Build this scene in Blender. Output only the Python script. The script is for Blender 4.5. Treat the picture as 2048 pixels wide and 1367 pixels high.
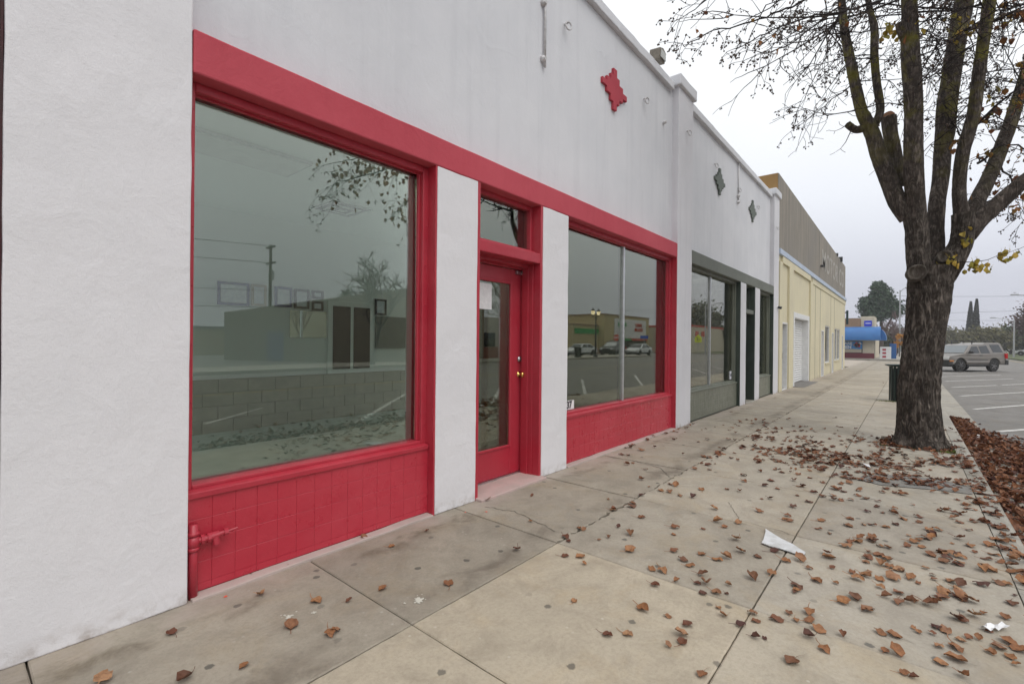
import bpy, bmesh, math, random
from mathutils import Vector, Matrix, noise
R = math.radians
for o in list(bpy.data.objects): bpy.data.objects.remove(o)
S = bpy.context.scene
C = S.collection

# ------------------------------------------------------------------ camera
YAW, PIT, ROL, HCAM = R(39.98), -0.00023, 0.00978, 1.385
F_ = Vector((math.cos(YAW)*math.cos(PIT), math.sin(YAW)*math.cos(PIT), math.sin(PIT)))
R_ = Vector((math.sin(YAW), -math.cos(YAW), 0)); U_ = R_.cross(F_)
R2 = R_*math.cos(ROL)+U_*math.sin(ROL); U2 = -R_*math.sin(ROL)+U_*math.cos(ROL)
cd = bpy.data.cameras.new('camera'); cam = bpy.data.objects.new('camera', cd); C.objects.link(cam)
m = Matrix.Identity(4)
for i in range(3): m[i][0], m[i][1], m[i][2] = R2[i], U2[i], -F_[i]
m[2][3] = HCAM
cam.matrix_world = m
cd.sensor_width = 36; cd.lens = 944.8/2048*36; cd.clip_start = 0.05; cd.clip_end = 3000
S.camera = cam

# ------------------------------------------------------------------ world: overcast sky
W = bpy.data.worlds.new('World'); S.world = W; W.use_nodes = True
nt = W.node_tree; nt.nodes.clear()
SUN_EL, SUN_AZ = R(58), R(-105)        # direction towards the sun measured from +X
out = nt.nodes.new('ShaderNodeOutputWorld'); bg = nt.nodes.new('ShaderNodeBackground')
sky = nt.nodes.new('ShaderNodeTexSky'); sky.sky_type = 'NISHITA'; sky.sun_disc = False
sky.sun_elevation = SUN_EL; sky.sun_rotation = R(90)-SUN_AZ
sky.air_density = 1.0; sky.dust_density = 4.0
tc = nt.nodes.new('ShaderNodeTexCoord'); sp = nt.nodes.new('ShaderNodeSeparateXYZ')
nt.links.new(tc.outputs['Generated'], sp.inputs[0])
cr = nt.nodes.new('ShaderNodeValToRGB'); e = cr.color_ramp.elements
e[0].position = 0.0; e[0].color = (0.55, 0.565, 0.645, 1)
e[1].position = 1.0; e[1].color = (1.25, 1.27, 1.30, 1)
for ps, c in ((0.10, (0.60, 0.615, 0.69)), (0.25, (0.84, 0.865, 0.92)), (0.42, (1.02, 1.04, 1.06)), (0.62, (1.06, 1.08, 1.10))):
    q = cr.color_ramp.elements.new(ps); q.color = (*c, 1)
nt.links.new(sp.outputs['Z'], cr.inputs['Fac'])
nz = nt.nodes.new('ShaderNodeTexNoise'); nz.inputs['Scale'].default_value = 1.6; nz.inputs['Detail'].default_value = 4
nt.links.new(tc.outputs['Generated'], nz.inputs['Vector'])
mr = nt.nodes.new('ShaderNodeMapRange'); mr.inputs['From Min'].default_value = .3; mr.inputs['From Max'].default_value = .7
mr.inputs['To Min'].default_value = 9.5; mr.inputs['To Max'].default_value = 10.5
nt.links.new(nz.outputs['Fac'], mr.inputs['Value'])
vm = nt.nodes.new('ShaderNodeVectorMath'); vm.operation = 'SCALE'
nt.links.new(cr.outputs['Color'], vm.inputs[0]); nt.links.new(mr.outputs['Result'], vm.inputs['Scale'])
mx = nt.nodes.new('ShaderNodeMix'); mx.data_type = 'RGBA'; mx.inputs['Factor'].default_value = 0.93
nt.links.new(sky.outputs['Color'], mx.inputs['A']); nt.links.new(vm.outputs['Vector'], mx.inputs['B'])
nt.links.new(mx.outputs['Result'], bg.inputs['Color']); bg.inputs['Strength'].default_value = 0.1
nt.links.new(bg.outputs[0], out.inputs[0])

sd = bpy.data.lights.new('sun', 'SUN'); sd.energy = 1.0; sd.angle = R(40); sd.color = (1.0, 0.97, 0.93)
sun = bpy.data.objects.new('sun', sd); C.objects.link(sun)
dv = Vector((math.cos(SUN_EL)*math.cos(SUN_AZ), math.cos(SUN_EL)*math.sin(SUN_AZ), math.sin(SUN_EL)))
sun.rotation_euler = dv.to_track_quat('Z', 'Y').to_euler(); sun.location = dv*50
S.view_settings.view_transform = 'Standard'; S.view_settings.look = 'None'
S.view_settings.exposure = 0.14; S.view_settings.gamma = 1.0
S.render.engine = 'CYCLES'
S.cycles.max_bounces = 8; S.cycles.transparent_max_bounces = 16; S.cycles.diffuse_bounces = 6; S.cycles.glossy_bounces = 5
S.render.resolution_x = 1024; S.render.resolution_y = 683

# ------------------------------------------------------------------ helpers
WL = {}
def empty(name, loc=(0, 0, 0), rz=0, label=None, cat=None, group=None, kind=None):
    o = bpy.data.objects.new(name, None); C.objects.link(o); o.empty_display_size = .1
    o.location = loc; o.rotation_euler = (0, 0, rz); WL[o] = Vector(loc)
    return tag(o, label, cat, group, kind)
def tag(o, label=None, cat=None, group=None, kind=None):
    if label: o['label'] = label
    if cat: o['category'] = cat
    if group: o['group'] = group
    if kind: o['kind'] = kind
    return o
def link(name, me, mat=None, parent=None, loc=None):
    o = bpy.data.objects.new(name, me); C.objects.link(o)
    if mat and not me.materials: me.materials.append(mat)
    if parent is not None:
        o.parent = parent
    WL[o] = Vector((0, 0, 0)) if parent is None else WL[parent].copy()
    if loc is not None:
        o.location = Vector(loc) - (WL[parent] if parent is not None else Vector((0, 0, 0))); WL[o] = Vector(loc)
    return o
class MB:
    def __init__(s): s.v = []; s.f = []
    def add(s, vs, fs):
        n = len(s.v); s.v += [tuple(v) for v in vs]; s.f += [tuple(n+i for i in f) for f in fs]; return s
    def box(s, x0, x1, y0, y1, z0, z1):
        return s.add([(x0,y0,z0),(x1,y0,z0),(x1,y1,z0),(x0,y1,z0),(x0,y0,z1),(x1,y0,z1),(x1,y1,z1),(x0,y1,z1)],
                     [(0,3,2,1),(4,5,6,7),(0,1,5,4),(1,2,6,5),(2,3,7,6),(3,0,4,7)])
    def quad(s, *p): return s.add(p, [tuple(range(len(p)))])
    def prism(s, pts, d):                       # polygon in 3D + extrusion vector
        n = len(pts); d = Vector(d); a = [Vector(p) for p in pts]
        return s.add(a+[p+d for p in a], [tuple(range(n-1, -1, -1)), tuple(range(n, 2*n))]+[(i, (i+1) % n, n+(i+1) % n, n+i) for i in range(n)])
    def tube(s, pts, rad, n=8, cap=True):
        pts = [Vector(p) for p in pts]; k = len(pts)
        if not hasattr(rad, '__len__'): rad = [rad]*k
        n0 = len(s.v); up = None
        for i, p in enumerate(pts):
            t = (pts[min(i+1, k-1)]-pts[max(i-1, 0)])
            t = t.normalized() if t.length > 1e-9 else Vector((0, 0, 1))
            if up is None: up = t.orthogonal().normalized()
            up = (up - t*up.dot(t)); up = up.normalized() if up.length > 1e-6 else t.orthogonal().normalized()
            b = t.cross(up)
            for j in range(n):
                a = 2*math.pi*j/n; s.v.append(tuple(p+(up*math.cos(a)+b*math.sin(a))*rad[i]))
        for i in range(k-1):
            for j in range(n):
                s.f.append((n0+i*n+j, n0+i*n+(j+1) % n, n0+(i+1)*n+(j+1) % n, n0+(i+1)*n+j))
        if cap:
            s.f.append(tuple(n0+j for j in range(n-1, -1, -1))); s.f.append(tuple(n0+(k-1)*n+j for j in range(n)))
        return s
    def cyl(s, p0, p1, r0, r1=None, n=16): return s.tube([p0, p1], [r0, r0 if r1 is None else r1], n)
    def lathe(s, c, prof, n=20, axis='z'):
        n0 = len(s.v); k = len(prof); c = Vector(c)
        for r, h in prof:
            for j in range(n):
                a = 2*math.pi*j/n; x, y = r*math.cos(a), r*math.sin(a)
                s.v.append(tuple(c+(Vector((x, y, h)) if axis == 'z' else Vector((x, h, y)) if axis == 'y' else Vector((h, x, y)))))
        for i in range(k-1):
            for j in range(n): s.f.append((n0+i*n+j, n0+i*n+(j+1) % n, n0+(i+1)*n+(j+1) % n, n0+(i+1)*n+j))
        s.f.append(tuple(n0+j for j in range(n-1, -1, -1))); s.f.append(tuple(n0+(k-1)*n+j for j in range(n)))
        return s
    def ball(s, c, r, n=6):
        k = max(3, n//2)
        return s.lathe(c, [(r*math.sin(math.pi*(i+.15)/(k+.3)), -r*math.cos(math.pi*(i+.15)/(k+.3))) for i in range(k+1)], n)
    def mesh(s, name, off=None, bevel=0, seg=2, normals=True):
        me = bpy.data.meshes.new(name)
        vs = s.v if off is None else [(x-off[0], y-off[1], z-off[2]) for x, y, z in s.v]
        me.from_pydata(vs, [], s.f)
        if normals or bevel:
            bm = bmesh.new(); bm.from_mesh(me)
            bmesh.ops.recalc_face_normals(bm, faces=bm.faces)
            if bevel:
                ed = [x for x in bm.edges if len(x.link_faces) == 2 and x.calc_face_angle(0) > .6]
                bmesh.ops.bevel(bm, geom=ed, offset=bevel, segments=seg, affect='EDGES', profile=.5, clamp_overlap=True)
            bm.to_mesh(me); bm.free()
        return me
    def build(s, name, mat, parent=None, smooth=False, bevel=0, local=False, normals=True, seg=2):
        off = None if (parent is None or local) else WL[parent]
        me = s.mesh(name, off, bevel, seg, normals); me.materials.append(mat)
        o = bpy.data.objects.new(name, me); C.objects.link(o)
        if parent is not None: o.parent = parent
        WL[o] = Vector((0, 0, 0)) if parent is None else WL[parent].copy()
        if smooth: me.polygons.foreach_set('use_smooth', [True]*len(me.polygons))
        return o
def BX(*a): return MB().box(*a)
def wobble(o, amp, sc, cuts=0, axes=(1, 1, 1)):
    me = o.data
    if cuts:
        bm = bmesh.new(); bm.from_mesh(me)
        for _ in range(cuts):
            L = [x for x in bm.edges if x.calc_length() > .12]
            bmesh.ops.subdivide_edges(bm, edges=L, cuts=1, use_grid_fill=True)
        bm.to_mesh(me); bm.free()
    w = WL[o]
    for v in me.vertices:
        d = noise.noise_vector((v.co+w)*sc)
        v.co += Vector((d.x*axes[0], d.y*axes[1], d.z*axes[2]))*amp
def text_mesh(body, size, ext=.002, bold=0.0, shear=0.0):
    cu = bpy.data.curves.new('txt', 'FONT'); cu.body = body; cu.size = size; cu.extrude = ext; cu.align_x = 'CENTER'; cu.align_y = 'CENTER'
    cu.offset = bold; cu.shear = shear
    o = bpy.data.objects.new('txt', cu); C.objects.link(o)
    bpy.context.view_layer.update()
    dg = bpy.context.evaluated_depsgraph_get(); me = bpy.data.meshes.new_from_object(o.evaluated_get(dg))
    bpy.data.objects.remove(o); bpy.data.curves.remove(cu); return me
def text(body, size, loc, face, mat, parent, name='lettering', ext=.003, bold=0.0, sx=1.0):
    me = text_mesh(body, size, ext, bold); me.materials.clear(); me.materials.append(mat)
    o = link(name, me, None, parent, loc)
    # face: direction the text looks at (in XY)
    a = math.atan2(face[1], face[0]); o.rotation_euler = (R(90), 0, a+R(90)); o.scale = (sx, 1, 1)
    return o

# ------------------------------------------------------------------ materials
def nodes(name):
    mt = bpy.data.materials.new(name); mt.use_nodes = True; t = mt.node_tree; t.nodes.clear()
    o = t.nodes.new('ShaderNodeOutputMaterial'); b = t.nodes.new('ShaderNodeBsdfPrincipled'); t.links.new(b.outputs[0], o.inputs[0])
    return mt, t, b, o
def coord(t, mode='pos', scale=(1, 1, 1)):
    if mode == 'pos': n = t.nodes.new('ShaderNodeNewGeometry'); s = n.outputs['Position']
    else: n = t.nodes.new('ShaderNodeTexCoord'); s = n.outputs['Object']
    mp = t.nodes.new('ShaderNodeMapping'); mp.inputs['Scale'].default_value = scale; t.links.new(s, mp.inputs['Vector']); return mp.outputs[0]
def nzn(t, vec, sc, det=6, rough=.6, dist=0):
    n = t.nodes.new('ShaderNodeTexNoise'); n.inputs['Scale'].default_value = sc; n.inputs['Detail'].default_value = det
    n.inputs['Roughness'].default_value = rough; n.inputs['Distortion'].default_value = dist; t.links.new(vec, n.inputs['Vector']); return n.outputs['Fac']
def rng(t, s, a, b, c=0, d=1):
    n = t.nodes.new('ShaderNodeMapRange'); n.inputs['From Min'].default_value = a; n.inputs['From Max'].default_value = b
    n.inputs['To Min'].default_value = c; n.inputs['To Max'].default_value = d; t.links.new(s, n.inputs['Value']); return n.outputs[0]
def mixc(t, fac, a, b, mode='MIX'):
    n = t.nodes.new('ShaderNodeMix'); n.data_type = 'RGBA'; n.blend_type = mode
    for k, x in (('Factor', fac), ('A', a), ('B', b)):
        i = [q for q in n.inputs if q.name == k and (q.type == 'RGBA' or k == 'Factor')][0]
        if isinstance(x, (tuple, list)): i.default_value = (*x[:3], 1)
        elif isinstance(x, (int, float)): i.default_value = x
        else: t.links.new(x, i)
    return [q for q in n.outputs if q.type == 'RGBA'][0]
def mth(t, op, a, b=None):
    n = t.nodes.new('ShaderNodeMath'); n.operation = op
    for i, x in enumerate((a, b)):
        if x is None: continue
        if isinstance(x, (int, float)): n.inputs[i].default_value = x
        else: t.links.new(x, n.inputs[i])
    return n.outputs[0]
def bump(t, b, h, dist=.01, st=1.0, prev=None):
    n = t.nodes.new('ShaderNodeBump'); n.inputs['Strength'].default_value = st; n.inputs['Distance'].default_value = dist
    t.links.new(h, n.inputs['Height'])
    if prev is not None: t.links.new(prev, n.inputs['Normal'])
    t.links.new(n.outputs[0], b.inputs['Normal']); return n.outputs[0]
def setc(t, b, c):
    if isinstance(c, (tuple, list)): b.inputs['Base Color'].default_value = (*c[:3], 1)
    else: t.links.new(c, b.inputs['Base Color'])
def simple(name, c1, c2=None, sc=6, rough=.6, bmp=0, bsc=60, metal=0, spec=.5, mode='pos', stretch=(1, 1, 1), lo=.35, hi=.65, coat=0):
    mt, t, b, o = nodes(name); v = coord(t, mode, stretch)
    if c2 is not None: setc(t, b, mixc(t, rng(t, nzn(t, v, sc), lo, hi), c1, c2))
    else: setc(t, b, c1)
    b.inputs['Roughness'].default_value = rough; b.inputs['Metallic'].default_value = metal
    b.inputs['Specular IOR Level'].default_value = spec; b.inputs['Coat Weight'].default_value = coat; b.inputs['Coat Roughness'].default_value = .15
    if bmp: bump(t, b, nzn(t, v, bsc), bmp)
    return mt
def plaster(name, c1, c2, grime, trowel=1.0, streak=0.0, edge_dirt=None):
    mt, t, b, o = nodes(name); v = coord(t)
    col = mixc(t, rng(t, nzn(t, v, 1.3, 5), .3, .7), c1, c2)
    if streak:
        sv = coord(t, 'pos', (5, 5, .22)); col = mixc(t, rng(t, nzn(t, sv, 1.6, 7, .65), .5, .82, 0, streak), col, grime)
        col = mixc(t, rng(t, nzn(t, v, .45, 6, .6, .6), .48, .75, 0, streak*.8), col, grime)
    col = mixc(t, rng(t, nzn(t, v, 24, 8, .7), .60, .78, 0, .25), col, grime)
    z = t.nodes.new('ShaderNodeSeparateXYZ'); g = t.nodes.new('ShaderNodeNewGeometry'); t.links.new(g.outputs['Position'], z.inputs[0])
    foot = mth(t, 'MULTIPLY', rng(t, z.outputs['Z'], .0, .10, 1, 0), rng(t, nzn(t, v, 14, 6), .42, .66))
    if edge_dirt: col = mixc(t, mth(t, 'MULTIPLY', foot, .8), col, edge_dirt)
    setc(t, b, col); b.inputs['Roughness'].default_value = .75; b.inputs['Specular IOR Level'].default_value = .25
    n1 = bump(t, b, nzn(t, coord(t, 'pos', (1, 1, .7)), 7, 3, .5, 1.2), .0055*trowel)
    rl_ = mth(t, 'ABSOLUTE', mth(t, 'SUBTRACT', nzn(t, v, 1.2, 2, .5, .5), .5)); rl_ = mth(t, 'MULTIPLY', rng(t, rl_, 0, .03, 1, 0), rng(t, nzn(t, v, 1.3, 2), .55, .72))
    n1 = bump(t, b, rl_, .003*trowel, 1, n1)
    n2 = bump(t, b, nzn(t, v, 38, 5, .62), .0022*trowel, 1, n1)
    bump(t, b, nzn(t, v, 190, 3, .6), .0012*trowel, 1, n2)
    return mt
def paint(name, c, dark, rough=.42, wear=.25, bsc=120, bd=.0012, coat=.1):
    mt, t, b, o = nodes(name); v = coord(t)
    col = mixc(t, rng(t, nzn(t, v, 2.2, 6), .35, .7), c, dark)
    col = mixc(t, rng(t, nzn(t, v, 30, 8, .7), .62, .8, 0, wear), col, tuple(min(1, x*1.5+.05) for x in c))
    col = mixc(t, rng(t, nzn(t, v, .9, 6, .65, .8), .45, .75, 0, .45), col, tuple(min(1, x*1.12+.05) for x in c))
    col = mixc(t, rng(t, nzn(t, coord(t, 'pos', (3, 3, .6)), 6, 6, .7), .58, .8, 0, .16), col, tuple(x*.66 for x in c))
    setc(t, b, col); t.links.new(rng(t, nzn(t, v, 9), .3, .7, rough-.08, rough+.14), b.inputs['Roughness'])
    b.inputs['Coat Weight'].default_value = coat; b.inputs['Coat Roughness'].default_value = .3
    n1 = bump(t, b, nzn(t, v, 22, 4), .003)
    bump(t, b, nzn(t, v, bsc, 4, .65), bd, 1, n1)
    return mt
def concrete(name, c1, c2, dark, obj_tint=True, gum=True):
    mt, t, b, o = nodes(name); v = coord(t)
    col = mixc(t, rng(t, nzn(t, v, 1.1, 7, .62, .5), .32, .68), c1, c2)
    col = mixc(t, rng(t, nzn(t, v, .9, 7, .68, 1.2), .48, .72, 0, .6), col, dark)
    col = mixc(t, rng(t, nzn(t, v, 4.5, 7, .75, .6), .45, .72, 0, .55), col, dark)
    col = mixc(t, rng(t, nzn(t, v, 2.1, 7, .7, .9), .5, .72, 0, .45), col, (c1[0]*.86, c1[1]*.76, c1[2]*.60))
    col = mixc(t, rng(t, nzn(t, v, 48, 7, .8), .46, .74, 0, .5), col, dark)
    col = mixc(t, rng(t, nzn(t, v, 17, 6, .8), .62, .74, 0, .45), col, tuple(min(1, x*1.35) for x in c1))
    if gum:
        vo = t.nodes.new('ShaderNodeTexVoronoi'); vo.voronoi_dimensions = '2D'; vo.inputs['Scale'].default_value = 3.4; vo.inputs['Randomness'].default_value = 1; t.links.new(v, vo.inputs['Vector'])
        wn = t.nodes.new('ShaderNodeTexWhiteNoise'); t.links.new(vo.outputs['Color'], wn.inputs['Vector'])
        d = mth(t, 'ADD', vo.outputs['Distance'], rng(t, nzn(t, v, 40, 3), .3, .7, -.02, .02))
        spot = mth(t, 'MULTIPLY', rng(t, d, .05, .075, 1, 0), rng(t, wn.outputs['Value'], .58, .80, 0, .80))
        col = mixc(t, spot, col, (.10, .095, .085))
        vo2 = t.nodes.new('ShaderNodeTexVoronoi'); vo2.voronoi_dimensions = '2D'; vo2.inputs['Scale'].default_value = 9; t.links.new(v, vo2.inputs['Vector'])
        sp2 = mth(t, 'MULTIPLY', rng(t, vo2.outputs['Distance'], .04, .08, 1, 0), rng(t, nzn(t, v, 2.3, 2), .55, .66, 0, .5))
        col = mixc(t, sp2, col, (.55, .53, .48))
    if gum:
        sz = t.nodes.new('ShaderNodeSeparateXYZ'); t.links.new(v, sz.inputs[0]); nn = nzn(t, v, 3.2, 6, .65, .8)
        y = mth(t, 'ADD', sz.outputs['Y'], rng(t, nn, .3, .7, -.10, .10))
        band = mth(t, 'MULTIPLY', rng(t, mth(t, 'ABSOLUTE', mth(t, 'SUBTRACT', y, 1.98)), .02, .13, 1, 0), rng(t, nzn(t, v, 1.7, 4), .42, .58, 0, .55))
        col = mixc(t, band, col, (.13, .105, .08))
        band = mth(t, 'MULTIPLY', rng(t, y, 2.62, 2.78, 0, 1), rng(t, nzn(t, v, 2.4, 5), .40, .6, 0, .6)); col = mixc(t, band, col, (.47, .40, .36))
        band = mth(t, 'MULTIPLY', rng(t, mth(t, 'ABSOLUTE', mth(t, 'SUBTRACT', y, 2.66)), .0, .08, 1, 0), rng(t, nzn(t, v, 2.1, 5), .5, .62, 0, .6)); col = mixc(t, band, col, (.15, .12, .085))
    if obj_tint:
        oi = t.nodes.new('ShaderNodeObjectInfo'); col = mixc(t, 1.0, col, oi.outputs['Color'], 'MULTIPLY')
        hv = rng(t, oi.outputs['Random'], 0, 1, .90, 1.08)
        vmn = t.nodes.new('ShaderNodeVectorMath'); vmn.operation = 'SCALE'; t.links.new(col, vmn.inputs[0]); t.links.new(hv, vmn.inputs['Scale']); col = vmn.outputs[0]
    setc(t, b, col); t.links.new(rng(t, nzn(t, v, 3), .3, .7, .62, .9), b.inputs['Roughness']); b.inputs['Specular IOR Level'].default_value = .3
    n1 = bump(t, b, nzn(t, v, 6, 5), .006)
    bump(t, b, nzn(t, v, 160, 5, .7), .0022, 1, n1)
    return mt
def glass_mat(name, tint=(.90, .965, .935), base=.06, gain=1.35, ior=1.5):
    mt = bpy.data.materials.new(name); mt.use_nodes = True; t = mt.node_tree; t.nodes.clear()
    o = t.nodes.new('ShaderNodeOutputMaterial'); mxs = t.nodes.new('ShaderNodeMixShader')
    tr = t.nodes.new('ShaderNodeBsdfTransparent'); tr.inputs[0].default_value = (*tint, 1)
    gl = t.nodes.new('ShaderNodeBsdfGlossy'); gl.inputs['Roughness'].default_value = .0; gl.inputs['Color'].default_value = (.97, .97, .90, 1)
    fr = t.nodes.new('ShaderNodeFresnel'); fr.inputs['IOR'].default_value = ior
    v = coord(t, 'pos', (1, 1, 1)); bn = t.nodes.new('ShaderNodeBump'); bn.inputs['Distance'].default_value = .004; bn.inputs['Strength'].default_value = .12
    t.links.new(nzn(t, v, .9, 1), bn.inputs['Height']); t.links.new(bn.outputs[0], gl.inputs['Normal'])
    f = mth(t, 'MINIMUM', mth(t, 'ADD', mth(t, 'MULTIPLY', fr.outputs[0], gain), base), .95)
    t.links.new(f, mxs.inputs[0]); t.links.new(tr.outputs[0], mxs.inputs[1]); t.links.new(gl.outputs[0], mxs.inputs[2]); t.links.new(mxs.outputs[0], o.inputs[0])
    return mt
def leaf_mat(name, cols, island=False, trans=.25, rough=.6):
    mt, t, b, o = nodes(name)
    if island: s = t.nodes.new('ShaderNodeNewGeometry').outputs['Random Per Island']
    else: s = t.nodes.new('ShaderNodeObjectInfo').outputs['Random']
    cr = t.nodes.new('ShaderNodeValToRGB'); cr.color_ramp.interpolation = 'LINEAR'; el = cr.color_ramp.elements
    n = len(cols); el[0].position = 0; el[0].color = (*cols[0], 1); el[1].position = 1; el[1].color = (*cols[-1], 1)
    for i in range(1, n-1): q = el.new(i/(n-1)); q.color = (*cols[i], 1)
    t.links.new(s, cr.inputs[0]); v = coord(t, 'pos')
    col = mixc(t, rng(t, nzn(t, v, 60, 4), .4, .7, 0, .5), cr.outputs[0], tuple(x*.45 for x in cols[0]))
    setc(t, b, col); b.inputs['Roughness'].default_value = rough; b.inputs['Specular IOR Level'].default_value = .35
    bump(t, b, nzn(t, v, 150, 3), .002)
    return mt
def bark_mat(name, c1, c2, moss=0.3, sc=1.0):
    mt, t, b, o = nodes(name); v = coord(t, 'pos', (1, 1, .22)); vp = coord(t)
    n1 = nzn(t, v, 17*sc, 5, .62, .9); n2 = nzn(t, v, 42*sc, 4, .65, .5)
    ridge = mth(t, 'ABSOLUTE', mth(t, 'SUBTRACT', n1, .5)); ridge = rng(t, ridge, 0, .21, 0, 1)
    col = mixc(t, mth(t, 'POWER', ridge, 1.4), c1, c2)
    col = mixc(t, rng(t, nzn(t, vp, 9, 6), .48, .72, 0, .35), col, tuple(x*1.3 for x in c2))
    col = mixc(t, rng(t, n2, .48, .66, 0, .75), col, c1)
    z = t.nodes.new('ShaderNodeSeparateXYZ'); t.links.new(vp, z.inputs[0])
    mf = mth(t, 'MULTIPLY', rng(t, nzn(t, vp, 3.1, 5, .6), .47, .6), rng(t, z.outputs['Z'], 3.4, 5.2, .0, moss))
    col = mixc(t, mf, col, (.21, .19, .03))
    setc(t, b, col); b.inputs['Roughness'].default_value = .85; b.inputs['Specular IOR Level'].default_value = .2
    a = bump(t, b, ridge, .03); bump(t, b, n2, .008, 1, a)
    return mt

RED = (.43, .022, .042); GRN = (.145, .155, .120)
MW = plaster('white_plaster', (.735, .72, .735), (.69, .68, .695), (.52, .50, .50), .8, .0, (.36, .31, .27))
MWU = plaster('weathered_white_plaster', (.70, .70, .72), (.63, .635, .66), (.46, .465, .49), .55, .34)
MWG = plaster('greyed_white_plaster', (.69, .68, .70), (.63, .625, .65), (.43, .42, .44), .7, .35, (.36, .31, .27))
MRB = plaster('red_band_plaster', (.52, .085, .11), (.46, .062, .085), (.34, .04, .055), .9, .25)
MR = paint('red_paint', RED, (.37, .022, .040), .38, .12)
MRT = paint('red_glazed_tile', (.47, .028, .050), (.43, .022, .042), .30, .03, 60, .0006, .15)
MRM = simple('red_joint', (.38, .018, .034), (.42, .020, .038), 20, .7, .002, 120)
MG = paint('green_grey_paint', GRN, (.12, .13, .10), .5, .12)
MGB = plaster('green_grey_plaster', (.185, .195, .17), (.155, .165, .145), (.11, .12, .105), .6, .4)
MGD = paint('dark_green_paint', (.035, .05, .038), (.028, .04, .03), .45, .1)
MCON = concrete('sidewalk_concrete', (.44, .395, .325), (.365, .33, .275), (.215, .188, .152))
MCURB = concrete('curb_concrete', (.40, .375, .325), (.33, .31, .27), (.17, .155, .13), False, False)
MDIRT = simple('joint_dirt', (.075, .062, .048), (.12, .10, .075), 30, .95, .004, 90)
MASPH = concrete('asphalt', (.215, .203, .188), (.175, .166, .155), (.115, .108, .10), False, False)
MLINE = simple('road_line_paint', (.58, .57, .54), (.32, .31, .29), 9, .7, .001, 100, lo=.45, hi=.7)
MGLASS = glass_mat('shop_glass')
MGLASS2 = glass_mat('clear_glass', (.95, .97, .96), .05, 1.3)
MDGLASS = simple('dark_glass', (.015, .018, .02), None, rough=.06, spec=.8)
MBRASS = simple('brass', (.75, .50, .16), None, rough=.22, metal=1)
MSTEEL = simple('brushed_steel', (.55, .55, .56), (.40, .40, .41), 40, .32, metal=1)
MALU = simple('aluminium', (.62, .63, .64), (.5, .51, .52), 20, .38, metal=.85)
MBLK = simple('black_plastic', (.02, .02, .021), (.03, .03, .03), 20, .5)
MWHT = simple('white_paint', (.74, .74, .73), (.66, .66, .65), 8, .5)
MPAPER = simple('white_paper', (.80, .80, .80), (.70, .70, .70), 30, .8)
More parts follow.
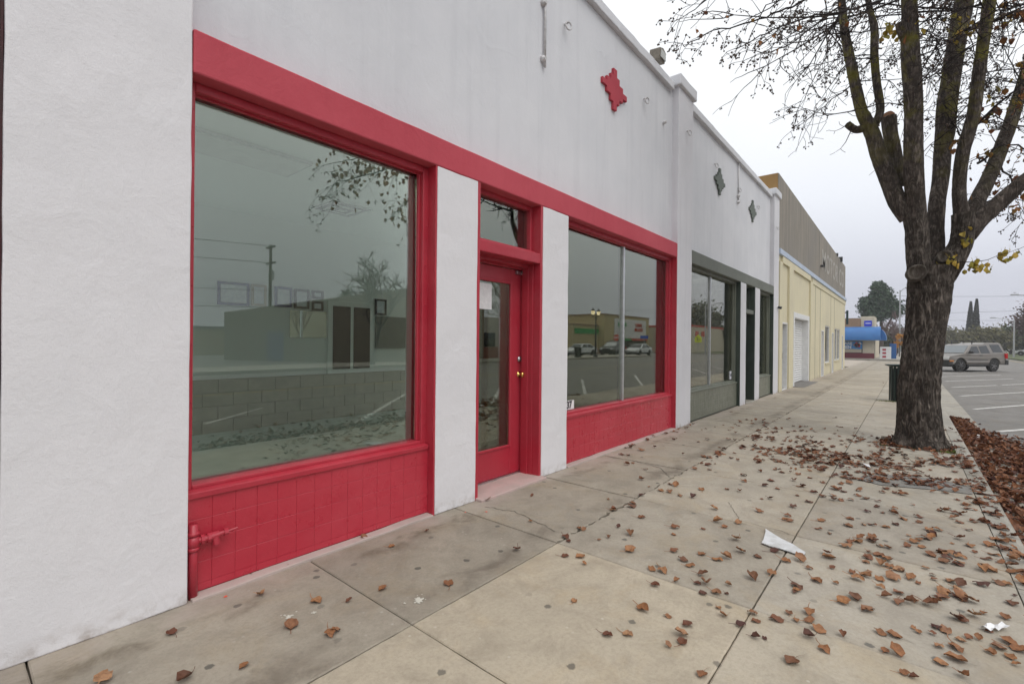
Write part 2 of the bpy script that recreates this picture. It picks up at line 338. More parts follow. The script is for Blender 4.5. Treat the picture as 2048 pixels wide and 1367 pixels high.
LIMB = {'trunk': [(8.72, -0.128, -0.108, 0.296), (8.719, -0.127, 0.032, 0.27), (8.714, -0.12, 0.206, 0.249), (8.707, -0.112, 0.646, 0.233), (8.722, -0.13, 1.059, 0.227), (8.755, -0.17, 1.464, 0.225), (8.768, -0.185, 1.625, 0.22), (8.793, -0.214, 2.01, 0.238), (8.8, -0.223, 2.261, 0.243), (8.812, -0.237, 2.478, 0.265)], 'A': [(8.761, -0.176, 2.093, 0.132), (8.638, -0.107, 2.503, 0.136), (8.623, -0.089, 2.78, 0.136), (8.613, -0.077, 3.015, 0.131), (8.589, -0.049, 3.23, 0.136)], 'A1': [(8.617, -0.004, 3.18, 0.127), (8.573, 0.126, 3.398, 0.112), (8.561, 0.219, 3.697, 0.107), (8.501, 0.321, 4.015, 0.102), (8.47, 0.405, 4.366, 0.095), (8.393, 0.498, 4.626, 0.084), (8.381, 0.542, 4.758, 0.076), (8.357, 0.618, 5.166, 0.068), (8.337, 0.673, 5.494, 0.066), (8.329, 0.729, 5.856, 0.058), (8.362, 0.768, 6.208, 0.053), (8.403, 0.797, 6.62, 0.047), (8.451, 0.818, 7.308, 0.039)], 'A1c': [(8.484, 0.389, 4.541, 0.054), (8.533, 0.33, 4.75, 0.054), (8.497, 0.373, 5.142, 0.051), (8.5, 0.402, 5.546, 0.049), (8.535, 0.406, 5.932, 0.049), (8.557, 0.458, 6.23, 0.038), (8.556, 0.536, 6.746, 0.033)], 'stubA': [(8.758, 0.062, 3.682, 0.081), (8.753, 0.146, 4.041, 0.082), (8.7, 0.209, 4.382, 0.087), (8.673, 0.241, 4.671, 0.093)], 'A2': [(8.608, -0.072, 3.168, 0.121), (8.529, -0.055, 3.506, 0.112), (8.452, -0.041, 3.789, 0.111), (8.381, -0.034, 4.167, 0.108), (8.316, -0.034, 4.538, 0.104), (8.241, -0.022, 4.823, 0.104), (8.184, -0.001, 5.17, 0.106), (8.143, 0.017, 5.521, 0.1), (8.076, 0.019, 5.776, 0.084), (7.994, 0.04, 6.121, 0.074), (7.91, 0.062, 6.672, 0.059)], 'B': [(8.965, -0.264, 2.318, 0.118), (9.067, -0.308, 2.755, 0.092), (9.119, -0.291, 3.08, 0.098), (9.197, -0.307, 3.464, 0.102), (9.297, -0.347, 3.827, 0.102), (9.379, -0.367, 4.249, 0.103), (9.43, -0.397, 4.581, 0.123), (9.478, -0.407, 4.866, 0.123), (9.544, -0.455, 5.357, 0.118), (9.642, -0.525, 5.948, 0.113), (9.757, -0.585, 6.421, 0.125), (9.802, -0.638, 6.861, 0.102), (9.842, -0.686, 7.549, 0.08)], 'C': [(8.867, -0.334, 2.232, 0.121), (8.93, -0.455, 2.564, 0.147), (8.968, -0.548, 2.812, 0.131), (8.964, -0.573, 3.035, 0.13), (8.955, -0.562, 3.211, 0.12)], 'C1': [(8.955, -0.563, 3.135, 0.094), (8.897, -0.524, 3.405, 0.078), (8.855, -0.522, 3.695, 0.078), (8.812, -0.547, 4.0, 0.077), (8.804, -0.616, 4.325, 0.076), (8.771, -0.654, 4.538, 0.073), (8.765, -0.694, 5.009, 0.073), (8.773, -0.734, 5.434, 0.068), (8.747, -0.78, 5.882, 0.07), (8.79, -0.831, 6.411, 0.055), (8.825, -0.874, 6.891, 0.045)], 'C2': [(9.142, -0.63, 3.137, 0.095), (9.371, -0.747, 3.476, 0.097), (9.618, -0.886, 3.851, 0.09), (9.86, -1.019, 4.29, 0.086), (10.016, -1.127, 4.662, 0.084), (10.147, -1.205, 4.984, 0.081), (10.277, -1.283, 5.303, 0.079), (10.453, -1.414, 5.909, 0.071), (10.611, -1.525, 6.634, 0.063)], 'C3': [(8.989, -0.603, 2.909, 0.115), (9.047, -0.75, 3.124, 0.103), (9.134, -0.932, 3.336, 0.1), (9.162, -1.121, 3.54, 0.093), (9.201, -1.322, 3.736, 0.084), (9.293, -1.588, 4.056, 0.073), (9.317, -1.772, 4.48, 0.06)]}
KNOT = {'k1': (8.336, -0.058, 2.381, 0.09), 'k2': (8.598, -0.371, 2.6, 0.069), 'k3': (8.284, 0.004, 4.145, 0.048), 'k4': (9.242, -0.438, 4.517, 0.048), 'k5': (9.17, -0.695, 3.375, 0.048), 'k6': (9.472, -0.555, 5.811, 0.048)}
LEAFXY = [(0.68, 2.64), (0.41, 2.48), (0.62, 2.23), (0.81, 2.14), (1.09, 2.67), (1.07, 2.27), (1.16, 2.07), (1.19, 2.07), (1.26, 2.39), (1.37, 2.26), (1.56, 2.23), (1.87, 2.9), (1.65, 2.91), (1.32, 2.9), (1.4, 2.96), (1.17, 2.93), (1.92, 2.65), (2.24, 2.67), (1.84, 2.0), (2.16, 1.36), (2.33, 1.05), (2.35, 0.92), (2.34, 0.82), (2.01, 1.08), (2.08, 1.01), (2.12, 0.83), (2.24, 0.81), (2.19, 0.79), (2.03, 0.65), (2.45, 0.54), (2.37, 0.38), (2.56, 0.28), (2.62, 0.35), (2.54, 0.71), (2.66, 0.6), (2.6, 0.57), (2.51, 0.62), (2.6, 0.75), (2.6, 1.1), (2.77, 1.19), (2.79, 1.13), (2.73, 1.02), (2.78, 0.92), (2.81, 0.88), (2.75, 0.81), (2.78, 0.76), (2.69, 0.86), (2.88, 0.78), (2.9, 0.93), (2.57, 1.69), (2.63, 1.61), (2.56, 1.54), (3.03, 1.87), (2.82, 1.85), (2.78, 1.8), (3.03, 1.83), (3.17, 1.53), (2.92, 1.41), (3.51, 1.33), (3.11, 1.18), (3.38, 1.29), (2.94, 1.65), (3.02, 1.62), (3.54, 1.61), (2.89, 2.22), (2.43, 1.98), (3.38, 2.58), (3.75, 2.02), (3.8, 1.81), (4.55, 1.72), (4.34, 1.9), (4.79, 1.3), (4.8, 1.2), (4.12, 1.23), (3.84, 1.12), (3.58, 0.92), (3.39, 0.84), (3.17, 0.93), (3.24, 0.89), (3.19, 1.03), (3.39, 0.74), (2.97, 1.03), (3.2, 0.62), (3.13, 0.48), (3.52, 0.52), (3.43, 0.46), (3.28, 0.4), (3.53, 0.35), (3.32, 0.31), (3.54, 0.25), (3.46, 0.22), (3.1, 0.26), (3.19, 0.21), (3.43, 0.11), (3.62, 0.17), (3.79, 0.08), (3.77, 0.02), (3.68, -0.02), (3.76, -0.13), (3.64, -0.15), (3.8, -0.2), (3.59, -0.19), (3.56, -0.24), (3.42, 0.03), (3.32, 0.08), (3.33, -0.02), (3.37, -0.04), (2.79, 0.46), (2.86, 0.38), (2.74, 0.42), (2.78, 0.37), (2.72, 0.32), (2.75, 0.23), (2.89, 0.09), (2.91, 0.04), (3.05, -0.03), (3.12, -0.15), (3.02, -0.05), (2.94, -0.12), (2.98, -0.18), (3.07, -0.2), (2.79, -0.12), (2.74, -0.19), (2.6, 0.0), (2.59, -0.03), (2.73, 0.07), (2.75, 0.03), (2.87, -0.18), (3.46, -0.31), (3.38, -0.27), (3.3, -0.22), (3.04, -0.29), (3.11, -0.33), (3.2, -0.37), (3.05, -0.36), (3.15, -0.4), (2.99, -0.37), (4.68, 0.99), (4.73, 0.93), (4.63, 0.74), (4.25, 0.74), (4.25, 0.7), (5.65, 1.2), (5.22, 0.7), (5.1, 0.49), (5.11, 0.42), (5.25, -0.43), (4.28, -0.19), (4.19, -0.2), (4.55, -0.34), (4.11, -0.36), (3.95, -0.42), (3.69, -0.44), (3.47, -0.39), (4.74, -0.13), (4.54, 0.25), (4.91, 0.25), (5.01, 0.05), (4.9, -0.08), (4.59, 0.12), (4.43, 0.34), (4.16, 0.43), (4.42, 0.51), (4.07, 0.3), (4.2, 0.25), (3.97, 0.19), (3.74, 0.4)]
BR = {'b1': [(8.43, 0.69, 7.01), (7.77, 1.16, 6.27), (7.15, 1.6, 5.88), (6.54, 2.01, 5.55), (6.05, 2.28, 5.22)], 'b2': [(8.24, 0.76, 6.28), (7.79, 0.98, 5.92), (7.44, 1.25, 5.54), (7.08, 1.52, 5.34), (6.84, 1.65, 5.31)], 'b3': [(8.27, 0.72, 5.92), (7.98, 0.91, 5.53), (7.78, 1.0, 5.15), (7.51, 1.16, 4.65)], 'b4': [(8.08, 0.17, 6.06), (7.45, 0.61, 5.71), (6.81, 1.07, 5.44), (6.38, 1.42, 5.15), (6.08, 1.63, 4.93)], 'b5': [(8.19, 0.51, 7.46), (7.09, 1.35, 6.44), (6.37, 1.9, 5.95), (6.02, 2.15, 5.56)], 'b6': [(9.04, -0.51, 4.19), (9.17, -0.81, 4.6), (9.26, -1.08, 4.86), (9.52, -1.39, 5.41)], 'b7': [(9.38, -0.76, 3.96), (9.71, -0.99, 4.28), (10.07, -1.28, 4.26), (10.47, -1.59, 4.01)], 'b8': [(8.96, -0.57, 5.73), (8.98, -0.91, 5.74), (9.09, -1.19, 5.8), (9.2, -1.47, 5.48)], 'b9': [(9.41, -0.33, 5.92), (9.4, -0.16, 5.6), (9.31, -0.05, 5.23), (9.17, 0.12, 4.85)], 'b10': [(8.82, -0.4, 6.56), (8.29, -0.09, 6.13), (7.82, 0.32, 6.18), (7.45, 0.61, 5.97)], 'b11': [(8.19, 0.66, 4.54), (8.04, 0.76, 4.4), (7.9, 0.85, 4.37)], 'b12': [(8.2, 0.64, 4.5), (8.09, 0.7, 4.23), (7.93, 0.81, 4.05)], 'b13': [(8.73, -0.38, 2.56), (8.73, -0.53, 2.51), (8.87, -0.78, 2.54), (9.08, -1.1, 2.66)], 'b14': [(9.32, -0.68, 3.39), (9.59, -0.94, 3.48), (9.93, -1.26, 3.5)], 'b15': [(9.85, -1.01, 4.03), (10.07, -1.19, 3.76), (10.28, -1.37, 3.41)]}
rnd = random.Random(7)
D = 2.872
# ------------------------------------------------------------------ ground, road, sidewalk
ZR = -0.15
road = BX(-300, 330, -300, 300, ZR-.3, ZR).build('road', MASPH); tag(road, kind='structure')
sw = BX(-8, 54, -.50, 3.4, ZR-.05, -.028).build('sidewalk', MDIRT); tag(sw, kind='structure')
DX = 1.245; XJ = [1.467+DX*k for k in range(-5, 26)]
def jag(a, b, amp, n):
    a, b = Vector(a), Vector(b); d = b-a; p = Vector((-d.y, d.x)).normalized()
    return [a+d*(i/n)+p*(amp*noise.noise(Vector((a.x*3+i*1.7, a.y*5+b.x, i*.83)))) for i in range(n)]
def slab(x0, x1, y0, y1, col, amps=(.002, .002, .002, .002), gap=.003, dz=0):
    x0 += gap; x1 -= gap; y0 += gap; y1 -= gap
    P = (jag((x0, y0), (x1, y0), amps[0], 36)+jag((x1, y0), (x1, y1), amps[1], 10)
         + jag((x1, y1), (x0, y1), amps[2], 36)+jag((x0, y1), (x0, y0), amps[3], 10))
    n = len(P); c = Vector((sum(p.x for p in P)/n, sum(p.y for p in P)/n)); mb = MB()
    inn = [p+(c-p).normalized()*.007 for p in P]
    mb.v = [(p.x, p.y, -.04) for p in P]+[(p.x, p.y, dz-.005) for p in P]+[(p.x, p.y, dz) for p in inn]
    mb.f = [tuple(range(2*n, 3*n))]+[(i, (i+1) % n, n+(i+1) % n, n+i) for i in range(n)]+[(n+i, n+(i+1) % n, 2*n+(i+1) % n, 2*n+i) for i in range(n)]
    o = mb.build('slab', MCON, sw); o.color = (*col, 1); return o
Y1, Y2, Y3, Y4 = 2.94, 1.85, .616, -.49
for i in range(len(XJ)-1):
    a, b = XJ[i], XJ[i+1]
    g = rnd.uniform(.94, 1.04); t = rnd.uniform(-.02, .02)
    crack = .030 if a > 2.6 else .003
    c1 = (.90*g, .885*g, .86*g) if a > 2 else (.84*g, .825*g, .80*g)
    slab(a, b, Y2, Y1, c1, (crack, .003, .0, .003), .003 if a < 2.6 else .012, rnd.uniform(-.002, .001))
    c2 = (1.12, 1.08, 1.0) if a < 2.6 else (g*.98, g*.97, g*.95)
    slab(a, b, Y3, Y2, c2, (.003, .003, crack, .003), .003 if a < 2.6 else .004, rnd.uniform(-.001, .002))
    c3 = (1.02, 1.0, .95) if a < 2.6 else (g+t, g, g-t*.5)
    if 7.6 < a < 8.9:
        slab(a, 8.32, Y4, Y3, c3, dz=.001); slab(8.32, 9.22, .30, Y3, c3); 
    elif 8.9 < a < 9.5:
        slab(9.22, b, Y4, Y3, c3)
    else: slab(a, b, Y4, Y3, c3, dz=rnd.uniform(-.002, .002))
far = BX(XJ[-1]+.004, 53.6, Y4+.004, Y1, -.04, -.001).build('far_pavement', MCON, sw); far.color = (.98, .97, .95, 1)
for i in range(16):       # score lines of the pavement further on, cut as thin dark strips of dirt
    BX(XJ[-1]+DX*(i+1)-.006, XJ[-1]+DX*(i+1)+.006, Y4+.01, Y1-.01, -.001, .0025).build('joint', MDIRT, sw)
lot = BX(37.6, 54, 2.95, 30, -.04, -.003).build('lot_pavement', MCON, sw); lot.color = (1, .99, .97, 1)
cb = empty('curb', (0, -.565, 0), kind='structure')
k = 0
for a in [1.467+DX*2*i for i in range(-4, 21)]:
    b = a+DX*2-.012
    mb = MB().prism([(a, -.492, -.2), (a, -.492, -.001), (a, -.60, -.001), (a, -.628, -.010), (a, -.645, -.035), (a, -.655, -.2)], (b-a, 0, 0))
    o = mb.build('curb_stone', MCURB, cb); wobble(o, .004, 1.3)
gut = MB().prism([(-8, -.60, -.2), (-8, -1.05, -.2), (-8, -1.05, ZR+.004), (-8, -.60, ZR+.008)], (62, 0, 0)).build('gutter', MCURB); tag(gut, kind='structure')
# tree pit
pit = BX(8.33, 9.21, -.485, .295, -.039, -.022).build('pit_soil', MDIRT, sw); wobble(pit, .01, 6, 4, (0, 0, 1))
MPATCH = concrete('asphalt_patch', (.27, .26, .24), (.21, .20, .185), (.13, .125, .115), False, False)
P = [(5.95, .20), (6.1, -.2), (6.16, -.475), (6.45, -.48), (6.62, -.2), (6.5, .12), (6.25, .36), (6.05, .38)]
mb = MB(); mb.quad(*[(x+.03*noise.noise(Vector((x*9, y*9, 1))), y, .005) for x, y in P]); mb.build('asphalt_patch', MPATCH, sw)
def crack(pts, w):
    P = []
    for i in range(len(pts)-1):
        a, b = Vector(pts[i]), Vector(pts[i+1]); n = max(2, int((b-a).length/.03)); P += [a.lerp(b, j/n)+Vector((rnd.gauss(0, .006), rnd.gauss(0, .006))) for j in range(n)]
    mb = MB(); q = [(p.x, p.y, (w*rnd.uniform(.4, 1.2))) for p in P]
    for (x0, y0, w0), (x1, y1, w1) in zip(q, q[1:]):
        d = Vector((x1-x0, y1-y0)); d = Vector((-d.y, d.x)).normalized(); mb.add([(x0-d.x*w0, y0-d.y*w0, .0022), (x1-d.x*w1, y1-d.y*w1, .0022), (x1+d.x*w1, y1+d.y*w1, .0022), (x0+d.x*w0, y0+d.y*w0, .0022)], [(0, 1, 2, 3)])
    mb.build('crack', MDIRT, sw, normals=False)
crack([(2.90, 2.70), (2.98, 2.45), (2.93, 2.25), (2.86, 1.95)], .003); crack([(4.75, 1.84), (5.1, 2.1), (5.2, 2.55), (5.15, 2.8)], .004); crack([(4.4, 1.2), (4.0, 1.0), (3.97, .62)], .002)
# road markings: stall lines of the angled parking
mk = empty('parking_lines', (16, -2, ZR), kind='structure')
for k in range(-1, 14):
    x = .38+3.93*k; sl = 42-14*min(1, max(0, (x-6)/9)); L = 5.6
    dx, dy = math.cos(R(sl)), -math.sin(R(sl)); px, py = -dy*.05, dx*.05; y = -1.25
    # broken where worn
    pts = [0, L] if k % 3 else [0, L*.55, L*.62, L]
    for s0, s1 in zip(pts[::2], pts[1::2]):
        mb = MB(); mb.quad((x+dx*s0-px, y+dy*s0-py, ZR+.005), (x+dx*s1-px, y+dy*s1-py, ZR+.005), (x+dx*s1+px, y+dy*s1+py, ZR+.005), (x+dx*s0+px, y+dy*s0+py, ZR+.005))
        mb.build('stall_line', MLINE, mk)
BX(-40, 120, -8.55, -8.43, ZR+.003, ZR+.006).build('centre_line', simple('yellow_line', (.45, .33, .08), (.3, .24, .09), 5, .7), mk)
# far side of the street and across the cross street
fs = BX(-60, 52, -20.5, -16.6, ZR-.1, -.004).build('opposite_sidewalk', MCURB); tag(fs, kind='structure')
cs = BX(60.5, 130, -.6, 22, ZR-.1, -.006).build('corner_sidewalk', MCURB); tag(cs, kind='structure')
MGRASS = simple('lawn', (.06, .085, .03), (.10, .11, .045), 3, .9, .02, 40)
lw = BX(72, 170, -26, -9.5, ZR-.1, -.01).build('lawn', MGRASS); tag(lw, kind='structure')
lc = BX(71.6, 72, -26, -9.2, ZR-.1, .0).build('lawn_curb', MCURB); tag(lc, kind='structure')

# ------------------------------------------------------------------ white storefront building
B = empty('storefront_building', (7.7, D+.2, 0), label='white stucco storefront building with red and green shop fronts and stepped parapet', cat='building')
def part(name, mat, mb, parent=None, **k): return mb.build(name, mat, parent or B, **k)
def pier(x0, x1, z1, mat=None, name='pier', y1=.40, rough=.004):
    o = part(name, mat or MW, BX(x0, x1, D, D+y1, 0, z1), bevel=.008); wobble(o, rough, 5.5, 5); return o
pier(.14, .81, 5.60, name='pilaster')
part('jamb', simple('dark_red_reveal', (.06, .008, .012), (.03, .01, .01), 6, .7), BX(.130, .1385, D+.012, 3.7, 0, 5.5))
pier(2.49, 2.95, 2.776); pier(3.91, 4.38, 2.776)
pier(7.58, 8.24, 5.56, MWG, 'pilaster', rough=.003)
pier(11.38, 11.83, 2.776, MWG); pier(12.69, 13.15, 2.776, MWG)
pier(14.75, 15.38, 5.56, MWG, 'pilaster', rough=.003)
for x0, x1 in ((.81, 7.58), (8.24, 14.75)):
    o = part('parapet_wall', MWU, BX(x0-.05, x1+.05, D+.11, D+.36, 2.9, 5.50)); wobble(o, .006, 1.2, 5, (0, 1, 0))
# bands
o = part('lintel_band', MRB, BX(.812, 7.578, D-.001, D+.33, 2.776, 3.007), bevel=.01); wobble(o, .004, 3, 5); o['label'] = 'red painted lintel band'
o = part('lintel_band', MGB, BX(8.242, 14.748, D-.001, D+.33, 2.776, 3.007), bevel=.01); wobble(o, .004, 3, 4); o['label'] = 'grey green painted lintel band'
# coping and caps
for x0, x1 in ((.812, 7.50), (8.25, 14.70)):
    o = part('coping', MWU, BX(x0, x1, D+.045, D+.40, 5.47, 5.60), bevel=.012); wobble(o, .007, 4, 5)
for x0, x1 in ((.10, .85), (7.53, 8.29), (14.71, 15.43)):
    o = part('pilaster_cap', MWU, BX(x0, x1, D-.05, D+.42, 5.555, 5.735), bevel=.02); wobble(o, .006, 4, 4)
# roof, back and side walls of the shell
MROOF = simple('roof_felt', (.12, .12, .12), (.17, .17, .165), 3, .9)
ADDED_OPENINGS = [(6.30, 7.72, 5.05, 7.65), (.40, 1.50, 5.15, 7.65), (11.9, 15.0, 3.75, 5.55)]      # unseen roof openings, added to brighten the back of both shops
def slab_with_holes(x0, x1, y0, y1, z0, z1):
    xs = sorted({x0, x1}|{v for s in ADDED_OPENINGS for v in s[:2]}); ys = sorted({y0, y1}|{v for s in ADDED_OPENINGS for v in s[2:]}); mb = MB()
    xs = [v for v in xs if x0 <= v <= x1]; ys = [v for v in ys if y0 <= v <= y1]
    for a, b in zip(xs, xs[1:]):
        for c, d in zip(ys, ys[1:]):
            if not any(s[0] <= a and b <= s[1] and s[2] <= c and d <= s[3] for s in ADDED_OPENINGS): mb.box(a, b, c, d, z0, z1)
    return mb
part('roof', MROOF, slab_with_holes(.15, 15.36, D+.37, 16, 3.45, 3.57))
for a, b, c, d in ADDED_OPENINGS:
    part('added_opening_shaft', MWHT, MB().box(a-.05, a-.001, c-.05, d+.05, 3.30, 3.62).box(b+.001, b+.05, c-.05, d+.05, 3.30, 3.62).box(a, b, c-.05, c-.001, 3.30, 3.62).box(a, b, d+.001, d+.05, 3.30, 3.62))  # white linings of the added openings that let daylight in
part('side_wall', MWG, BX(.141, .30, D+.40, 16, 0, 5.5)); part('side_wall', MWG, BX(15.1, 15.36, D+.40, 16, 0, 5.5)); part('rear_wall', MWG, BX(.15, 15.36, 16, 16.2, 0, 5.5))
# interiors
MIW = simple('interior_wall_paint', (.88, .90, .88), (.86, .88, .86), 2, .7, .001, 80)
MIC = simple('interior_cream', (.82, .79, .68), (.77, .74, .64), 2, .7)
MIF = simple('interior_floor', (.52, .62, .56), (.46, .56, .50), 6, .45)
MICE = simple('ceiling_tile', (.90, .91, .90), (.87, .89, .88), 30, .9)
YB = 7.72
part('interior_wall', MIW, BX(.30, 7.9, YB, YB+.12, .0, 3.4)); part('interior_wall', MIC, BX(7.80, 8.02, D+.40, YB, 0, 3.4))
part('interior_wall', MIC, BX(8.03, 15.1, 5.6, 5.75, 0, 3.4)); part('interior_wall', MIC, BX(9.9, 10.0, 4.9, 5.6, 0, 3.4))
part('floor', MIF, BX(.30, 7.8, 3.22, YB, -.05, .035)); part('floor', simple('tan_floor', (.55, .50, .41), (.48, .44, .36), 3, .5), BX(8.02, 15.1, 3.35, 6.6, -.05, .03))
part('ceiling', MICE, slab_with_holes(.30, 15.1, D+.36, 8.0, 3.29, 3.4))
part('soffit', simple('teal_paint', (.06, .34, .29), (.05, .28, .24), 3, .6), BX(2.96, 4.3, 3.42, 3.46, 2.15, 3.28))
wn = empty('block_wainscot', (4, YB-.1, 0)); wn.parent = B; wn.location = Vector((4, YB-.1, 0))-WL[B]; WL[wn] = Vector((4, YB-.1, 0))
MBLOCK = simple('grey_green_block', (.33, .31, .23), (.28, .265, .20), 5, .8, .003, 90)
BX(.30, 7.8, YB-.085, YB, .035, .80).build('core', MRM if 0 else simple('block_mortar', (.25, .24, .18), None, rough=.9), wn)
bme = BX(-.195, .195, -.012, .012, -.092, .092).mesh('block', bevel=.005, seg=1)
for r in range(4):
    for c in range(19):
        x = .30+.2+(c+.5*(r % 2))*.40
        if x+.2 > 7.8: continue
        link('block', bme, MBLOCK, wn, (x, YB-.092, .13+r*.19))
for x, y, w, d in ((1.9, 5.2, 1.2, .6), (5.6, 5.2, 1.2, .6)):
    o = part('ceiling_light', MALU, BX(x-w/2, x+w/2, y-d/2, y+d/2, 3.255, 3.288)); BX(x-w/2+.03, x+w/2-.03, y-d/2+.03, y+d/2-.03, 3.248, 3.256).build('diffuser', MWHT, o)
vt = part('ceiling_vent', MALU, BX(3.35, 3.95, 6.0, 6.6, 3.275, 3.288))
for i in range(4):
    h = .27-.07*i; BX(3.65-h, 3.65+h, 6.3-h, 6.3+h, 3.272-.006*i, 3.274-.006*i).build('louvre', MWHT if i % 2 else MBLK, vt)
# interior window with two dark panes
iw = part('interior_window', MIW, BX(4.20, 5.10, YB-.06, YB-.001, .80, 2.07), bevel=.01)
for x0, x1 in ((4.29, 4.62), (4.69, 5.02)): BX(x0, x1, YB-.075, YB-.055, .88, 1.98).build('pane', simple('black_pane', (.008, .009, .010), None, rough=.5, spec=.1), iw)

def frame_rect(x0, x1, z0, z1, t, y0, y1, tb=None, tt=None):
    tb = t if tb is None else tb; tt = t if tt is None else tt
    return MB().box(x0, x0+t, y0, y1, z0, z1).box(x1-t, x1, y0, y1, z0, z1).box(x0+t, x1-t, y0+.002, y1-.002, z1-tt, z1).box(x0+t, x1-t, y0+.002, y1-.002, z0, z0+tb)
def window(x0, x1, z0, z1, mat, label, mull=None, glass=MGLASS, yg=3.05, slats=()):
    w = part('window', mat, MB().box(x0+.012, x0+.042, 2.968, 3.10, z0-.005, z1).box(x1-.068, x1-.012, 2.968, 3.10, z0-.005, z1).box(x0+.042, x1-.068, 2.97, 3.098, z1-.05, z1).box(x0+.042, x1-.068, 2.97, 3.098, z0-.005, z0+.02), bevel=.006); w['label'] = label
    part2 = MB().prism([(x0+.006, 2.925, z0-.045), (x0+.006, 2.925, z0-.012), (x0+.006, 3.04, z0+.012), (x0+.006, 3.04, z0-.045)], (x1-x0-.03, 0, 0))
    part2.build('sill', mat, w, bevel=.004)
    MB().box(x1-.084, x1-.066, 3.005, 3.035, z0+.02, z1-.048).box(x0+.042, x1-.084, 3.01, 3.03, z1-.062, z1-.048).build('bead', mat, w, bevel=.004)
    xs = [x0+.04]+([mull] if mull else [])+[x1-.068]
    for a, b in zip(xs, xs[1:]): BX(a+.001, b-.001, yg-.003, yg+.003, z0+.015, z1-.045).build('pane', glass, w)
    if mull: BX(mull-.022, mull+.022, yg-.03, yg+.035, z0+.02, z1-.045).build('mullion', MALU, w, bevel=.004)
    # screws along the frame
    mb = MB()
    for i in range(7):
        z = z0+.15+(z1-z0-.3)*i/6
        mb.ball((x0+.034, 2.967, z), .004, 6); mb.ball((x1-.035, 2.967, z), .006, 6)
    mb.build('screws', mat, w)
    return w
ws1 = window(.81, 2.49, .57, 2.776, MR, 'large red framed display window')
ws2 = window(4.38, 7.58, .57, 2.776, MR, 'red framed window split by a thin upright', 6.01)
ws3 = window(8.24, 11.38, .55, 2.776, MG, 'grey green framed shop window split by a thin upright', 9.76, MGLASS2)
ws4 = window(13.15, 14.75, .55, 2.776, MG, 'narrow looking grey green shop window', None, MGLASS2)
# painted returns of the piers
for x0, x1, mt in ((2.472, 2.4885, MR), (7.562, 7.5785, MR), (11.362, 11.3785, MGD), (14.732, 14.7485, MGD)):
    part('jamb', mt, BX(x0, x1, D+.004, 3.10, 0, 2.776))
for x0, x1, mt in ((.8115, .825, MR), (4.3815, 4.395, MR), (8.2415, 8.255, MG), (13.1515, 13.165, MG)):
    part('jamb', mt, BX(x0, x1, D+.06, 3.10, 0, 2.776))
# glazed tile bulkheads
TP = .1168
def tile_mesh():
    h = TP/2-.0003; b = .0022; mb = MB(); d = .0018
    mb.v = [(-h, .012, -h), (h, .012, -h), (h, .012, h), (-h, .012, h), (-h, 0, -h), (h, 0, -h), (h, 0, h), (-h, 0, h),
            (-h+b, -d, -h+b), (h-b, -d, -h+b), (h-b, -d, h-b), (-h+b, -d, h-b)]
    mb.f = [(8, 9, 10, 11)]+[(4+i, 4+(i+1) % 4, 8+(i+1) % 4, 8+i) for i in range(4)]+[(i, (i+1) % 4, 4+(i+1) % 4, 4+i) for i in range(4)]
    return mb.mesh('tile')
TM = tile_mesh(); TMG = TM.copy()
def bulkhead(x0, x1, z1, mat, joint, label, single=False):
    bh = part('bulkhead', joint, BX(x0+.002, x1-.018, 2.948, 3.09, 0, z1)); bh['label'] = label
    n = int((x1-.018-x0)/TP+.4); px = (x1-.018-x0)/n; rows = 5; mb = MB()
    for r in range(rows):
        zc = z1-TP*(r+.5); sz = 1.0; lo = zc-TP/2
        if lo < .02:
            hi = zc+TP/2; lo = .02; sz = (hi-lo)/TP; zc = (hi+lo)/2
            if sz < .15: continue
        for c in range(n):
            x = x0+px*(c+.5); j = rnd.uniform(-.0006, .0006)
            if single: 
                mb.add([(v.co.x*px/TP+x, v.co.y+2.942+j, v.co.z*sz+zc) for v in TM.vertices], [tuple(p.vertices) for p in TM.polygons])
            else:
                o = link('tile', TM, mat, bh, (x, 2.942+j, zc)); o.scale = (px/TP, 1, sz); o.rotation_euler = (rnd.uniform(-.004, .004), 0, rnd.uniform(-.005, .005))
    if single:
        o = mb.build('tile_field', mat, bh); o['kind'] = 'stuff'
    return bh
bulkhead(.825, 2.49, .525, MRT, MRM, 'red glazed tile bulkhead under the large window')
bulkhead(4.395, 7.58, .525, MRT, MRM, 'red glazed tile bulkhead under the split window')
MGT = paint('green_glazed_tile', (.165, .175, .135), (.145, .155, .12), .35, .05, 60, .0008, .2)
MGM = simple('green_joint', (.135, .145, .115), None, rough=.7)
bulkhead(8.255, 11.38, .505, MGT, MGM, 'grey green tile bulkhead', True); bulkhead(13.165, 14.75, .505, MGT, MGM, 'grey green tile bulkhead beside the corner pilaster', True)
# pinkish painted concrete footing along the bulkheads
MFOOT = simple('paint_splashed_footing', (.47, .38, .345), (.40, .33, .30), 4, .8, .003, 90)
for x0, x1 in ((.83, 2.47), (4.40, 7.56)):
    o = part('footing', MFOOT, BX(x0, x1, 2.862, 2.947, -.02, .016), bevel=.006); wobble(o, .008, 4, 4)
